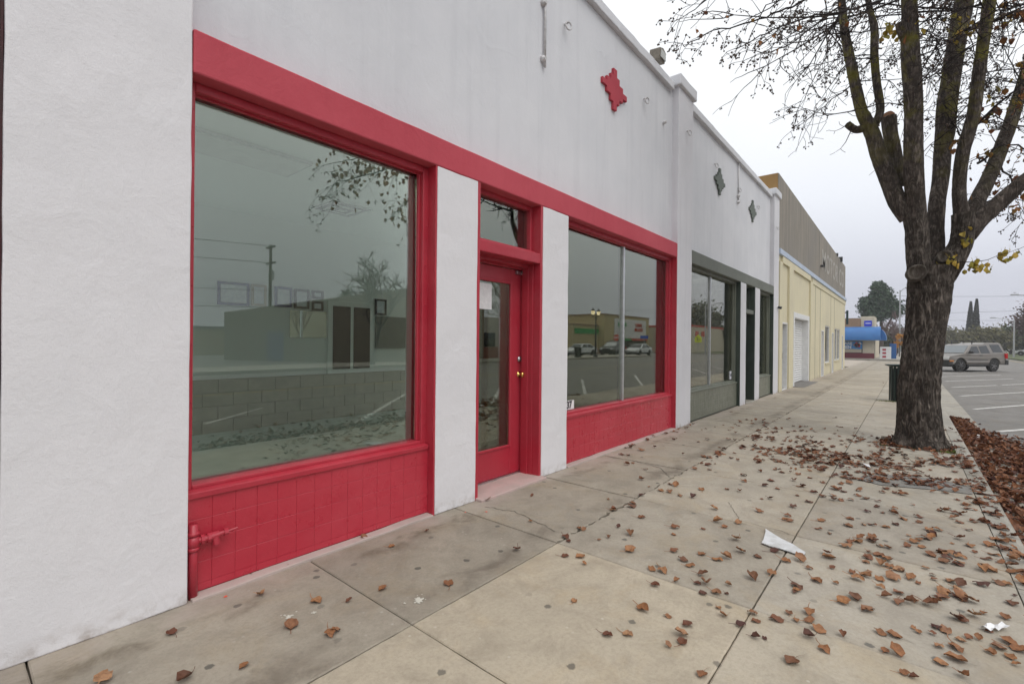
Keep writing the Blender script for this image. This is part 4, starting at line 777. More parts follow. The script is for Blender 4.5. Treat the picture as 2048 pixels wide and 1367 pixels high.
# street lights and wires
MPOLE = simple('galvanised_pole', (.42, .43, .44), (.36, .37, .38), 5, .5, metal=.5)
def street_light(x, y, h, ax, ay, label):
    s = empty('street_light', (x, y, 0), label=label, cat='street light', group='street lights')
    MB().tube([(x, y, -.1), (x, y, h)], [.11, .07], 8).build('pole', MPOLE, s); MB().tube([(x, y, h-.3), (x+ax*.4, y+ay*.4, h+.15), (x+ax, y+ay, h+.3)], .04, 6).build('arm', MPOLE, s)
    MB().box(x+ax-.12, x+ax+.12, y+ay-.3, y+ay+.3, h+.25, h+.38).build('lamp_head', MPOLE, s, bevel=.05)
street_light(92, -10.9, 5.0, 0, 2.0, 'slim street light above the parked car with arm pointing left'); street_light(70, -10.7, 6.4, 0, 2.4, 'street light at the right edge with curved arm pointing left')
street_light(30, -6.2, 10.6, -.6, 3.2, 'tall street light whose lamp head shows between the tree limbs')
street_light(84, .9, 9.0, 0, -.8, 'pale street light pole half hidden by the big trunk')
def cable(name, a, b, sag, r, label):
    a, b = Vector(a), Vector(b); pts = [a.lerp(b, i/16)-Vector((0, 0, sag*4*(i/16)*(1-i/16))) for i in range(17)]; o = MB().tube(pts, r, 4).build(name, MBLK); tag(o, label, 'cable', 'overhead cables')
cable('overhead_cable', (95, 2, 9.2), (95, -45, 8.9), .9, .02, 'overhead cable, highest over the street'); cable('overhead_cable', (110, 2, 7.2), (92, -40, 8.2), .8, .02, 'overhead cable above the cypress tips, middle of three'); cable('overhead_cable', (130, 2, 7.0), (130, -40, 6.6), .5, .02, 'overhead cable behind the cypress pair, lowest')
# ------------------------------------------------------------------ vehicles
MTYRE = simple('tyre_rubber', (.018, .018, .018), (.028, .027, .026), 12, .85); MRIM = simple('alloy_rim', (.50, .50, .52), None, rough=.3, metal=.9)
def arch(cx, r, z0, n=10): 
    a0 = math.asin(max(-1, min(1, (z0-.37)/r))); return [(cx+r*math.cos(math.pi-a0-(math.pi-2*a0)*i/n), .37+r*math.sin(math.pi-a0-(math.pi-2*a0)*i/n)) for i in range(n+1)]
def vehicle(name, loc, rz, label, cat, P, body, group=None, wr=.36):
    v = empty(name, loc, rz, label, cat, group); hw = P['hw']; WLz = WL[v]
    z0 = P['z0']; ra, fa = P['axles']
    low = [(P['rear'][0], P['rear'][1])]+arch(ra, wr+.08, z0)+arch(fa, wr+.08, z0)+P['front']+P['deck']
    mb = MB(); n = len(low)
    ins = lambda x, z: hw-(.05 if z > P['belt']-.15 else .0)-(.10*max(0, (x-P['axles'][1]-.45))+.08*max(0, P['axles'][0]-.6-x))-(.03 if z < z0+.05 else 0)
    mb.v = [(x, ins(x, z), z) for x, z in low]+[(x, -ins(x, z), z) for x, z in low]
    mb.f = [tuple(range(n)), tuple(range(2*n-1, n-1, -1))]+[(i, (i+1) % n, n+(i+1) % n, n+i) for i in range(n)]
    b = mb.build('body', body, v, local=True, bevel=.03, seg=2)
    cab = P['cabin']; m2 = MB(); k = len(cab); zt = max(z for x, z in cab); zb = P['belt']-.02
    wy = lambda z: (hw-.06)-(hw*.20)*(z-zb)/(zt-zb)
    m2.v = [(x, wy(z), z) for x, z in cab]+[(x, -wy(z), z) for x, z in cab]
    m2.f = [tuple(range(k)), tuple(range(2*k-1, k-1, -1))]+[(i, (i+1) % k, k+(i+1) % k, k+i) for i in range(k)]
    c = m2.build('cabin', body, v, local=True, bevel=.03)
    for w in P['wins']:
        for s in (1, -1):
            m3 = MB(); q = [Vector((x, s*(wy(z)-.02), z)) for x, z in w]; m3.prism(q, (0, s*.026, 0)); m3.build('side_window', MDGLASS, c, local=True)
    for w in P['screens']:     # front and rear glass: two profile points
        (xa, za), (xb, zb2) = w; nx = 1 if xa > P['mid'] else -1
        m3 = MB(); q = [Vector((xa, wy(za)-.07, za)), Vector((xa, -wy(za)+.07, za)), Vector((xb, -wy(zb2)+.09, zb2)), Vector((xb, wy(zb2)-.09, zb2))]
        m3.prism(q, (nx*.012, 0, .008)); m3.build('windscreen' if nx > 0 else 'rear_window', P.get('screen_mat', MDGLASS), c, local=True)
    for ax in (ra, fa):
        for s in (1, -1):
            y = s*(hw-.13); w = MB().lathe((ax, y, wr), [(wr-.13, -.11), (wr-.02, -.11), (wr, -.08), (wr, .08), (wr-.02, .11), (wr-.13, .11)], 28, 'y').build('wheel', MTYRE, v, local=True)
            rm = MB().lathe((ax, y+s*.075, wr), [(wr-.125, -.03), (wr-.13, .028), (wr-.17, .03), (wr-.18, .005)], 24, 'y')
            for j in range(6):
                a = j*math.pi/3+.2; d = Vector((math.cos(a), 0, math.sin(a))); e2 = Vector((-math.sin(a), 0, math.cos(a)))*.028; cc = Vector((ax, y+s*.085, wr))
                rm.prism([cc-e2*1.3, cc+e2*1.3, cc+d*(wr-.15)+e2, cc+d*(wr-.15)-e2], (0, s*.025, 0))
            rm.build('rim', MRIM, w, local=True)
    for nm, mt, bx in P['extra']:
        for s in ((1, -1) if nm.endswith('*') else (1,)):
            x0, x1, y0, y1, za, zb2 = bx; yy = sorted((y0*s, y1*s)); MB().box(x0, x1, yy[0], yy[1], za, zb2).build(nm.strip('*'), mt, v, local=True, bevel=.018)
    return v
MTLR = simple('tail_red', (.45, .01, .015), None, rough=.2); MHL = simple('headlamp', (.65, .66, .66), None, rough=.12); MAMB = simple('amber_lens', (.6, .2, .02), None, rough=.2)
SUVP = dict(hw=.90, z0=.44, axles=(0, 2.65), rear=(-.98, .46), belt=1.08, mid=.8,
    front=[(3.42, .46), (3.46, .70), (3.40, .92), (3.28, .99)], deck=[(2.32, 1.10), (-.98, 1.12), (-1.03, .9)],
    cabin=[(2.34, 1.06), (1.66, 1.60), (1.45, 1.67), (.62, 1.69), (.40, 1.77), (-.68, 1.77), (-.80, 1.72), (-1.0, 1.06)],
    wins=[[(2.02, 1.12), (1.62, 1.52), (1.18, 1.54), (1.10, 1.12)], [(1.0, 1.12), (1.06, 1.54), (.42, 1.60), (.26, 1.12)], [(.02, 1.18), (.16, 1.64), (-.60, 1.66), (-.78, 1.18)]],
    screens=[((2.26, 1.13), (1.72, 1.57)), ((-.96, 1.2), (-.82, 1.66))], screen_mat=simple('windscreen_glass', (.16, .18, .19), None, rough=.08, spec=.8),
    extra=[('bumper', MBLK, (3.25, 3.56, -.88, .88, .40, .70)), ('rear_bumper', MBLK, (-1.16, -.90, -.88, .88, .42, .72)), ('running_board*', MBLK, (.50, 2.15, .84, .96, .36, .44)),
           ('headlamp*', MHL, (3.30, 3.47, .48, .80, .74, .92)), ('indicator*', MAMB, (3.20, 3.52, .78, .90, .62, .69)), ('tail_lamp*', MTLR, (-1.06, -.86, .78, .905, .80, 1.12)), ('grille', MBLK, (3.40, 3.475, -.42, .42, .72, .88)),
           ('mirror*', MBLK, (1.92, 2.06, .88, 1.08, 1.10, 1.25)), ('roof_rail*', MBLK, (-.55, 1.55, .54, .58, 1.84, 1.88)), ('rail_post*', MBLK, (1.30, 1.36, .54, .58, 1.66, 1.85)), ('rail_post*', MBLK, (.30, .36, .54, .58, 1.74, 1.85)), ('rail_post*', MBLK, (-.50, -.44, .54, .58, 1.74, 1.85)),
           ('cross_bar', MBLK, (.9, .95, -.56, .56, 1.855, 1.875)), ('cross_bar', MBLK, (-.1, -.05, -.56, .56, 1.855, 1.875)), ('door_handle*', MBLK, (.98, 1.16, .88, .915, .97, 1.01)), ('door_moulding*', MBLK, (.55, 2.15, .885, .91, .70, .74)), ('underbody', MBLK, (-.7, 3.2, -.6, .6, .30, .46))])
MTAUPE = simple('taupe_car_paint', (.205, .187, .168), None, rough=.34, metal=.25, coat=.3)
hd = math.atan2(1.65, -2.14); rear = Vector((41.0, -3.96)); nrm = Vector((math.cos(hd+R(90)), math.sin(hd+R(90))))*.78
SUVP['wr'] = .39
vehicle('sport_utility_vehicle', (rear.x-nrm.x, rear.y-nrm.y, ZR), hd, 'taupe four door off-roader with roof rack parked nose towards the curb', 'car', SUVP, MTAUPE, None, .39)
SEDP = dict(hw=.86, z0=.36, axles=(0, 2.65), rear=(-.95, .40), belt=.92, mid=1.0, front=[(3.45, .38), (3.5, .58), (3.42, .72)], deck=[(2.45, .90), (-.95, .98), (-1.05, .8)],
    cabin=[(2.5, .88), (1.55, 1.40), (.45, 1.43), (-.75, .92)], wins=[[(2.05, .96), (1.5, 1.33), (.98, 1.35), (.95, .96)], [(.85, .96), (.88, 1.35), (.42, 1.35), (-.35, .97)]],
    screens=[((2.36, .96), (1.62, 1.36)), ((-.62, .98), (.36, 1.39))], extra=[('headlamp*', MHL, (3.36, 3.50, .5, .8, .58, .70)), ('tail_lamp*', MTLR, (-1.08, -.96, .5, .82, .70, .86)), ('underbody', MBLK, (-.7, 3.2, -.6, .6, .22, .38))])
MCARW = simple('white_car_paint', (.62, .63, .64), None, rough=.25, coat=.5); MCARD = simple('dark_car_paint', (.05, .05, .055), None, rough=.25, coat=.5); MCARS = simple('silver_car_paint', (.40, .41, .43), None, rough=.3, metal=.5)
G2 = 'cars parked across the street'
vehicle('sedan', (47.5, -22.4, ZR), R(185), 'white sedan parked across the street, reflected left of the lamp post', 'car', SEDP, MCARW, G2, .31)
vehicle('pickup_truck', (52.5, -21.2, ZR), R(172), 'dark pickup parked across the street, reflected right of the lamp post', 'car', SUVP, MCARD, G2)
vehicle('sedan', (56.5, -19.6, ZR), R(180), 'white sedan reflected right of the window upright', 'car', SEDP, MCARW, G2, .31)
vehicle('sedan', (19, -40, ZR), R(150), 'silver sedan reflected at the far left of the large window', 'car', SEDP, MCARS, G2, .31)
vehicle('sedan', (110, -16.5, -.02), R(80), 'far white sedan beyond the lawn', 'car', SEDP, MCARW, None, .31)

# ------------------------------------------------------------------ trash can behind the tree, litter
tcn = empty('trash_can', (15.25, .09, 0), label='dark green slatted trash can half hidden behind the tree trunk', cat='trash can')
MCAN = simple('dark_green_metal', (.008, .022, .019), (.012, .03, .025), 12, .45)
MB().lathe((15.25, .09, 0), [(.20, 0), (.22, .02), (.25, .80), (.22, .82)], 24).build('bin', MBLK, tcn)
sm = MB().prism([(-.022, 0, .02), (.022, 0, .02), (.026, 0, .86), (-.026, 0, .86)], (0, .012, 0)).mesh('slat')
for i in range(20):
    a = 2*math.pi*i/20; o = link('slat', sm, MCAN, tcn, (15.25+.262*math.cos(a), .09+.262*math.sin(a), 0)); o.rotation_euler = (0, 0, a-R(90))
MB().lathe((15.25, .09, .86), [(.24, 0), (.30, .01), (.36, .035), (.36, .055), (.20, .05), (.19, .02)], 28).build('rim', MCAN, tcn)
lt = MB(); rg = random.Random(5); n = 9      # torn triangle of white foam board
P = [(3.62, .80), (3.50, .90), (3.36, .86), (3.24, .62), (3.17, .44), (3.19, .39), (3.30, .42), (3.45, .55)]
P = [(3.92, .80), (3.86, .785), (3.78, .775), (3.70, .77), (3.62, .765), (3.60, .72), (3.61, .66), (3.60, .60), (3.59, .53), (3.615, .505), (3.65, .515), (3.69, .56), (3.75, .61), (3.81, .67), (3.86, .735)]
P = [(x+rg.uniform(-.008, .008), y+rg.uniform(-.008, .008)) for x, y in P]
o = MB().prism([(x, y, .003+.006*abs(math.sin(x*9))) for x, y in P], (0, 0, .006)).build('foam_scrap', simple('white_foam', (.66, .67, .68), (.50, .50, .49), 14, .9, .005, 120)); tag(o, 'torn white foam triangle lying on the sidewalk joint', 'litter')
def paper(loc, w, l, rz, label):
    mb = MB(); rg2 = random.Random(int(loc[0]*100)); g = [[(loc[0]+(i/6-.5)*l*math.cos(rz)-(j/2-.5)*w*math.sin(rz), loc[1]+(i/6-.5)*l*math.sin(rz)+(j/2-.5)*w*math.cos(rz), loc[2]+.006+rg2.uniform(0, .022)) for j in range(3)] for i in range(7)]
    vs = [p for r_ in g for p in r_]; mb.add(vs, [(i*3+j, (i+1)*3+j, (i+1)*3+j+1, i*3+j+1) for i in range(6) for j in range(2)])
    o = mb.build('paper_scrap', MPAPER, None, normals=False); s = o.modifiers.new('solid', 'SOLIDIFY'); s.thickness = .001; tag(o, label, 'litter')
paper((3.30, -.335, 0), .035, .13, 2.4, 'crumpled white paper scrap among leaves near the right curb'); paper((11.1, -.88, ZR+.02), .18, .32, .5, 'white crumpled bag in the gutter beside the tree'); paper((8.0, -1.35, ZR+.03), .06, .16, 1.2, 'small white paper scrap on the leaf pile in the gutter')
paper((6.75, .35, 0), .05, .10, .3, 'tiny white paper scrap among leaves in front of the tree')
# paint marks on the slabs
MORG = simple('orange_mark', (.75, .10, .05), None, rough=.8); MWSP = simple('dried_white_paint', (.54, .52, .45), None, rough=.8)
def splat(x, y, r, mat, nm):
    rg3 = random.Random(int(x*1000)); mb = MB()
    for j in range(1 if r < .025 else 7):
        cx, cy2, rr3 = (x, y, r*.7) if j == 0 else (x+rg3.gauss(0, r*.8), y+rg3.gauss(0, r*.8), r*rg3.uniform(.08, .3))
        mb.quad(*[(cx+q*math.cos(a), cy2+q*math.sin(a), .0035+.0002*j) for a, q in [(i*math.pi/9, rr3*rg3.uniform(.35, 1.15)) for i in range(18)]])
    mb.build(nm, mat, sw)
splat(.965, 2.80, .018, MORG, 'paint_mark'); splat(2.82, 2.62, .02, MORG, 'paint_mark'); splat(2.70, 2.74, .012, MORG, 'paint_mark'); splat(1.62, 1.99, .045, MWSP, 'paint_mark'); splat(1.10, 2.36, .03, MWSP, 'paint_mark'); splat(1.2, 2.30, .02, MWSP, 'paint_mark')

# ------------------------------------------------------------------ the street tree
T = empty('street_tree', (8.72, -.13, 0), label='thick trunked pear tree with mossy limbs and last yellow leaves at the curb', cat='tree')
MBARK = bark_mat('rough_bark', (.036, .028, .022), (.33, .28, .235), .6); MBARKL = bark_mat('limb_bark', (.055, .043, .035), (.30, .25, .21), .8, 1.0)
def spline(P, step):
    pts = [Vector(p[:3]) for p in P]; rad = [p[3] for p in P]; o = []; r = []
    for i in range(len(pts)-1):
        p0, p1, p2, p3 = pts[max(i-1, 0)], pts[i], pts[i+1], pts[min(i+2, len(pts)-1)]; n = max(2, int((p2-p1).length/step))
        for j in range(n):
            t = j/n; o.append(.5*((2*p1)+(p2-p0)*t+(2*p0-5*p1+4*p2-p3)*t*t+(3*p1-p0-3*p2+p3)*t**3)); r.append(rad[i]+(rad[i+1]-rad[i])*(t*t*(3-2*t)))
    o.append(pts[-1]); r.append(rad[-1]); return o, r
def barktube(name, P, n, step, mat, amp, flare=False):
    pts, rad = spline(P, step); rad = [r_*.955 for r_ in rad]; mb = MB(); mb.tube(pts, rad, n); k = len(pts)
    for i in range(k):
        for j in range(n):
            q = Vector(mb.v[i*n+j]); c = pts[i]; d = (q-c); a = 2*math.pi*j/n
            rdg = noise.noise(Vector((q.x*20, q.y*20, q.z*3.6))); rdg = 1-abs(rdg)*2.2
            lump = noise.noise(Vector((q.x*3.5, q.y*3.5, q.z*1.8)))
            f = 1+amp*rdg+.055*lump
            if flare:
                fl_ = max(0, 1-(q.z)/.34); f += .20*fl_**2*(1+.7*math.sin(a*5+.6)+.3*math.sin(a*9))
            mb.v[i*n+j] = tuple(c+d*f)
    return mb.build(name, mat, T, True, normals=False)
barktube('trunk', LIMB['trunk'], 110, .014, MBARK, .075, True)
for kx in ('A', 'C'): barktube('stem', LIMB[kx], 60, .02, MBARK, .06)
for kx in ('A1', 'A1c', 'A2', 'B', 'C1', 'C2', 'C3'): barktube('limb', LIMB[kx], 30, .025, MBARKL, .045)
barktube('stub', LIMB['stubA'], 24, .03, MBARKL, .06); MCUT = simple('cut_wood', (.22, .095, .045), (.30, .15, .08), 30, .9, .006, 60)
MB().tube([Vector(LIMB['stubA'][-1][:3])+Vector((-.01, .005, -.005)), Vector(LIMB['stubA'][-1][:3])+Vector((-.045, .02, .02))], [.085, .07], 14).build('cut_face', MCUT, T)
barktube('stub', [(8.42, .50, 4.50, .06), (8.33, .60, 4.47, .05), (8.20, .68, 4.52, .045)], 16, .03, MBARKL, .08)
barktube('stub', [(8.17, .02, 5.35, .07), (8.06, .08, 5.50, .06), (7.98, .12, 5.62, .05)], 16, .03, MBARKL, .08)
MKN = bark_mat('scar_bark', (.09, .075, .06), (.30, .26, .215), 0, .8)
eye = Vector((0, 0, 2.2))
for kx, (x, y, z, r) in KNOT.items():
    c = Vector((x, y, z)); d = (Vector((0, -.6, 2.5))-c).normalized(); c = c-d*.05+Vector((.643, -.766, 0))*(.035 if kx == 'k1' else 0); u = d.orthogonal().normalized(); w = d.cross(u); mb = MB()
    prof = [(1.22, -.09), (1.16, -.03), (1.0, -.008), (.82, -.018), (.6, -.028), (.3, -.030), (.08, -.036)]
    n = 22
    for rr_, h in prof:
        for j in range(n):
            a = 2*math.pi*j/n; q = 1+.08*noise.noise(Vector((a*2, z, rr_*3))); mb.v.append(tuple(c+(u*math.cos(a)+w*math.sin(a)*1.12)*r*rr_*q+d*(h*r/.06)))
    for i in range(len(prof)-1):
        for j in range(n): mb.f.append((i*n+j, i*n+(j+1) % n, (i+1)*n+(j+1) % n, (i+1)*n+j))
    mb.f.append(tuple((len(prof)-1)*n+j for j in range(n))); mb.build('branch_scar', MKN, T, True)
# twigs, fruits
rt = random.Random(12); TW = MB(); FR = MB(); TIPS = []
def fruit(p, n=3):
    for _ in range(n):
        q = p+Vector((rt.gauss(0, .022), rt.gauss(0, .022), rt.gauss(-.02, .018))); TW.tube([p, q], .0024, 3, False); FR.ball(q, rt.uniform(.009, .0135), 6)
def twig(p, d, L, r, lv, droop=.06, fr=.5):
    k = 5; pts = [p.copy()]; q = p.copy(); dd = d.normalized()
    for i in range(k):
        dd = (dd+Vector((rt.gauss(0, .16), rt.gauss(0, .16), rt.gauss(0, .14)-droop))).normalized(); q = q+dd*(L/k); pts.append(q.copy())
    TW.tube(pts, [max(.0032, r*(1-.6*i/k)) for i in range(k+1)], 5 if r > .008 else 4 if r > .004 else 3, False)
    if lv == 0 or L < .12:
        if rt.random() < fr: fruit(pts[-1], rt.randint(2, 5))
        if rt.random() < fr*.6: fruit(pts[-3], 3)
        TIPS.append(pts[-1]); return
    for i in range(1, k+1):
        for _ in range(rt.choice((1, 1, 1, 2)) if lv > 1 else rt.choice((0, 0, 1, 1))):
            a = Vector((rt.gauss(0, 1), rt.gauss(0, 1), rt.gauss(-.15, .7))).normalized()
            twig(pts[i], (dd*.45+a*.7), L*rt.uniform(.35, .62), r*.6, lv-1, droop*1.3, fr)
def guided(P, r, lv=2, every=1, L=.5, fr=.8, droop=.07):
    pts, rad = spline([(*p, r*(1-.7*i/(len(P)-1))) for i, p in enumerate(P)], .12); pts = [p+Vector((rt.gauss(0, .012), rt.gauss(0, .012), rt.gauss(0, .012))) for p in pts]
    TW.tube(pts, rad, 6, False)
    for i in range(1, len(pts), every+(rt.random() < .3)):
        a = Vector((rt.gauss(0, 1), rt.gauss(0, 1), rt.gauss(-.25, .7))).normalized(); t = (pts[min(i+1, len(pts)-1)]-pts[i-1]).normalized()
        twig(pts[i], t*.5+a*.75, L*rt.uniform(.5, 1.2), rad[i]*.5, lv-1, droop, fr)
    twig(pts[-1], pts[-1]-pts[-2], L*.7, rad[-1], lv-1, droop, fr)
for kx, r, lv, L in (('b1', .016, 2, .45), ('b2', .013, 2, .42), ('b3', .010, 2, .34), ('b4', .014, 2, .42), ('b5', .016, 2, .5), ('b6', .022, 2, .5), ('b7', .018, 2, .45), ('b8', .020, 2, .45), ('b9', .012, 2, .4), ('b10', .015, 2, .4), ('b14', .016, 2, .4), ('b15', .015, 2, .4)):
    guided(BR[kx], r, lv, 1, L)
for kx in ('b11', 'b12'): guided(BR[kx], .007, 1, 2, .16, .0, .0)
guided(BR['b13'], .008, 1, 2, .2, 0)
# crown above the picture and towards the street
for kx in ('A1', 'A1c', 'A2', 'B', 'C1', 'C2', 'C3'):
    P = LIMB[kx]; nP = len(P)
    for i in range(nP//2, nP):
        if P[i][2] < 4.2: continue
        for _ in range(2 if P[i][2] < 6.2 else 3):
            a = rt.random()*6.28; p = Vector(P[i][:3]); d = Vector((math.cos(a), math.sin(a), rt.uniform(-.2, .6)))
            twig(p+d*P[i][3]*.8, d, rt.uniform(.5, 1.1) if P[i][2] < 6 else rt.uniform(.9, 1.7), .009 if P[i][2] < 6 else .015, 2, .03, .4)
    top = Vector(P[-1][:3]); twig(top, Vector((rt.gauss(0, .3), rt.gauss(0, .3), 1)), 1.5, P[-1][3]*.9, 3, -.02, .2)
# low branch over the road (seen in the window)
RB = [[(7.9, -.1, 6.3), (7.0, -.9, 5.7), (6.1, -1.5, 5.1), (5.2, -1.9, 4.6), (4.6, -2.1, 4.3)], [(7.9, -.3, 6.0), (7.1, -1.2, 5.3), (6.4, -1.7, 4.6), (5.9, -1.8, 4.1)], [(8.0, -.2, 6.5), (6.9, -1.4, 5.9), (5.8, -2.1, 5.3), (4.8, -2.3, 4.8)]]
for P in RB: guided(P, .025, 2, 1, .7, .9)
MTW = bark_mat('twig_bark', (.030, .022, .020), (.075, .055, .050), 0); MFRT = simple('dried_fruit', (.05, .032, .025), (.09, .06, .04), 40, .7)
o = TW.build('twigs', MTW, T, normals=False); o['kind'] = 'stuff'; o = FR.build('fruits', MFRT, T, normals=False); o['kind'] = 'stuff'
# leaf shape: ovate blade with pointed tip, folded along the midrib
def leaf_geo(L, Wd, fold, curl, seed):
    rg = random.Random(seed); vs = []; fs = []; n = 6
    for i in range(n+1):
        t = i/n; w = Wd*.5*(math.sin(math.pi*min(1, t**.72)))**.8*(1 if t < .9 else .7) if 0 < t < 1 else .0006; x = L*t
        zc = curl*L*(t*t)*1.0+rg.uniform(-.002, .002); e1 = rg.uniform(-.006, .009); e2 = rg.uniform(-.006, .009); w *= rg.uniform(.86, 1.1)
        vs += [(x, -w, zc+fold*w+e1), (x, -w*.5, zc+fold*w*.35), (x, 0, zc), (x, w*.5, zc+fold*w*.35), (x, w, zc+fold*w+e2)]
    for i in range(n):
        for j in range(4): a = i*5+j; fs.append((a, a+5, a+6, a+1))
    m0 = len(vs); pl = L*rg.uniform(.4, .8); sw_ = rg.uniform(-.4, .4)
    for i in range(4):
        t = i/3; x = -pl*t; y = sw_*pl*t*t; z = .004*t+.2*curl*L*t; vs += [(x, y-.0015, z), (x, y+.0015, z+.0015)]
    for i in range(3): a = m0+i*2; fs.append((a, a+2, a+3, a+1))
    return vs, fs
LV = [leaf_geo(rt.uniform(.060, .080), rt.uniform(.050, .066), f, c, i) for i, (f, c) in enumerate([(.14, .08), (.40, .16), (.85, .34), (.10, -.10), (.45, .42), (-.40, -.2), (1.25, .2), (.08, .05)])]
def place_leaf(mb, k, M4, s=1.0):
    vs, fs = LV[k]; n = len(mb.v)
    for v in vs: w = M4 @ (Vector(v)*s); mb.v.append((w.x, w.y, w.z))
    mb.f += [tuple(n+i for i in f) for f in fs]
YL = MB(); OL = MB()
def hang(mb, P, n, sp, sc=1.0):
    pts, _ = spline([(*p, .01) for p in P], .05)
    for _ in range(n):
        p = rt.choice(pts)+Vector((rt.gauss(0, sp), rt.gauss(0, sp), rt.gauss(-sp*.4, sp)))
        E = Matrix.Translation(p) @ Matrix.Rotation(rt.random()*6.28, 4, 'Z') @ Matrix.Rotation(R(rt.uniform(35, 110)), 4, 'Y') @ Matrix.Rotation(rt.gauss(0, .6), 4, 'X')
        place_leaf(mb, rt.randrange(8), E, 1.3*sc*rt.uniform(.75, 1.1))
hang(YL, BR['b13'][0:3], 34, .06, .95); hang(YL, BR['b13'][2:], 12, .05, .9); hang(YL, [(8.73, -.45, 2.55), (8.78, -.55, 2.75), (8.85, -.60, 3.0)], 12, .04, .9)
hang(YL, [(8.3, .33, 5.62), (8.25, .2, 5.75), (8.2, .05, 5.70), (8.15, -.02, 5.6)], 26, .07); hang(OL, [(8.1, .03, 5.85), (8.1, -.05, 5.6)], 14, .06); hang(YL, [(9.0, -.42, 5.95), (9.0, -.5, 5.8), (8.9, -.62, 5.75)], 20, .06)
hang(OL, BR['b6'], 46, .10); hang(YL, BR['b6'][1:], 30, .10); hang(OL, BR['b8'][1:], 40, .10); hang(YL, BR['b8'][1:], 16, .12); hang(OL, BR['b14'], 36, .08, .8); hang(OL, BR['b15'], 26, .10, .8); hang(OL, BR['b7'], 20, .10, .8); hang(OL, BR['b1'], 14, .14, .7); hang(OL, BR['b4'], 8, .12, .7)
for P in RB: hang(OL, P[1:], 150, .20, 1.05)
MYL = leaf_mat('yellow_leaves', [(.36, .26, .03), (.48, .34, .04), (.30, .28, .05), (.50, .30, .04)], True); MOL = leaf_mat('russet_tree_leaves', [(.22, .07, .02), (.34, .15, .03), (.16, .05, .02), (.42, .26, .04)], True)
o = YL.build('yellow_leaves', MYL, T, True, normals=False); o['kind'] = 'stuff'; o = OL.build('russet_leaves', MOL, T, True, normals=False); o['kind'] = 'stuff'

# moss and weeds
MM = MB(); rm = random.Random(9)
for cx, cy_, rx, ry, n, zz in ((8.38, .26, .05, .04, 90, -.02), (8.38, -.36, .045, .10, 260, -.015), (8.52, -.46, .12, .03, 160, -.012), (8.36, -.1, .025, .1, 50, -.02), (15.0, .40, .05, .14, 160, 0), (15.0, .12, .06, .1, 120, 0), (-.02, 2.86, .05, .03, 60, -.01)):
    for _ in range(n):
        x, y = cx+rm.gauss(0, rx), cy_+rm.gauss(0, ry); h = rm.uniform(.01, .03); a = rm.random()*6.28; dx, dy = .006*math.cos(a), .006*math.sin(a)
        MM.add([(x-dx, y-dy, zz), (x+dx, y+dy, zz), (x+rm.gauss(0, .012), y+rm.gauss(0, .012), zz+h)], [(0, 1, 2)])
o = MM.build('moss_and_weeds', leaf_mat('moss', [(.10, .14, .01), (.17, .21, .015), (.07, .10, .015)], True), None, normals=False); tag(o, 'bright green moss and weeds round the tree pit', 'moss', kind='stuff')

# ------------------------------------------------------------------ fallen leaves
rl = random.Random(21)
LCOL = [(.13, .045, .025), (.28, .125, .052), (.36, .18, .082), (.07, .025, .02), (.34, .155, .058), (.19, .072, .036), (.39, .215, .11)]
MLF = leaf_mat('dry_leaf', LCOL); MLI = leaf_mat('dry_leaf_litter', [(c[0]*.74, c[1]*.64, c[2]*.62) for c in LCOL], True)
LM = []
for i, (vs, fs) in enumerate(LV):
    me = bpy.data.meshes.new('leaf'); zmin = min(v[2] for v in vs); me.from_pydata([(x-.03, y, z-zmin) for x, y, z in vs], [], fs); me.materials.append(MLF); me.polygons.foreach_set('use_smooth', [True]*len(me.polygons)); LM.append((me, zmin))
def dens(x, y):
    d = .10
    d += 3.4*math.exp(-((x-(6.6+.5*(y-.2)))/.45)**2)*(1 if y < 1.25 else .35)
    d += .9*math.exp(-((x-7.4)/.8)**2)*(1 if y < .8 else .4)
    d += (.24 if y < .5 else .10)*(1 if 2.9 < x < 9 else .25)
    d += .35*math.exp(-((y-1.85)/.05)**2)*(1 if 4 < x < 9 else .1)
    d += 1.2*math.exp(-((y+.56)/.07)**2)*(1 if 4 < x < 11 else .3)
    if y > 1.9: d = .05+.35*math.exp(-((y-2.83)/.05)**2)*(1 if 4 < x < 11 else .05)
    if x < 5.6 and y > .62: d *= .32
    if x > 9.3: d *= max(.06, .5*math.exp(-(x-9.3)/1.6))
    if x < 3.0: d *= .06 if y > .55 else .3
    return d
pts = [(x, y, rl.choice((0, 0, 1, 3, 7, 2, 4))) for x, y in LEAFXY]
while len(pts) < 1300:
    x = rl.uniform(2.0, 26) if rl.random() < .12 else rl.uniform(2.2, 11); y = rl.uniform(-.63, 2.86)
    if rl.random()*2.2 < dens(x, y)*max(.12, min(1.9, 1+2.6*noise.noise(Vector((x*1.9, y*2.6, 3.3))))) and not (8.4 < x < 9.1 and -.45 < y < .2): pts.append((x, y, rl.choice((0, 0, 1, 3, 7, 7, 2, 4, 5))))
pts.sort(key=lambda p: p[0]**2+p[1]**2)
REST = MB()
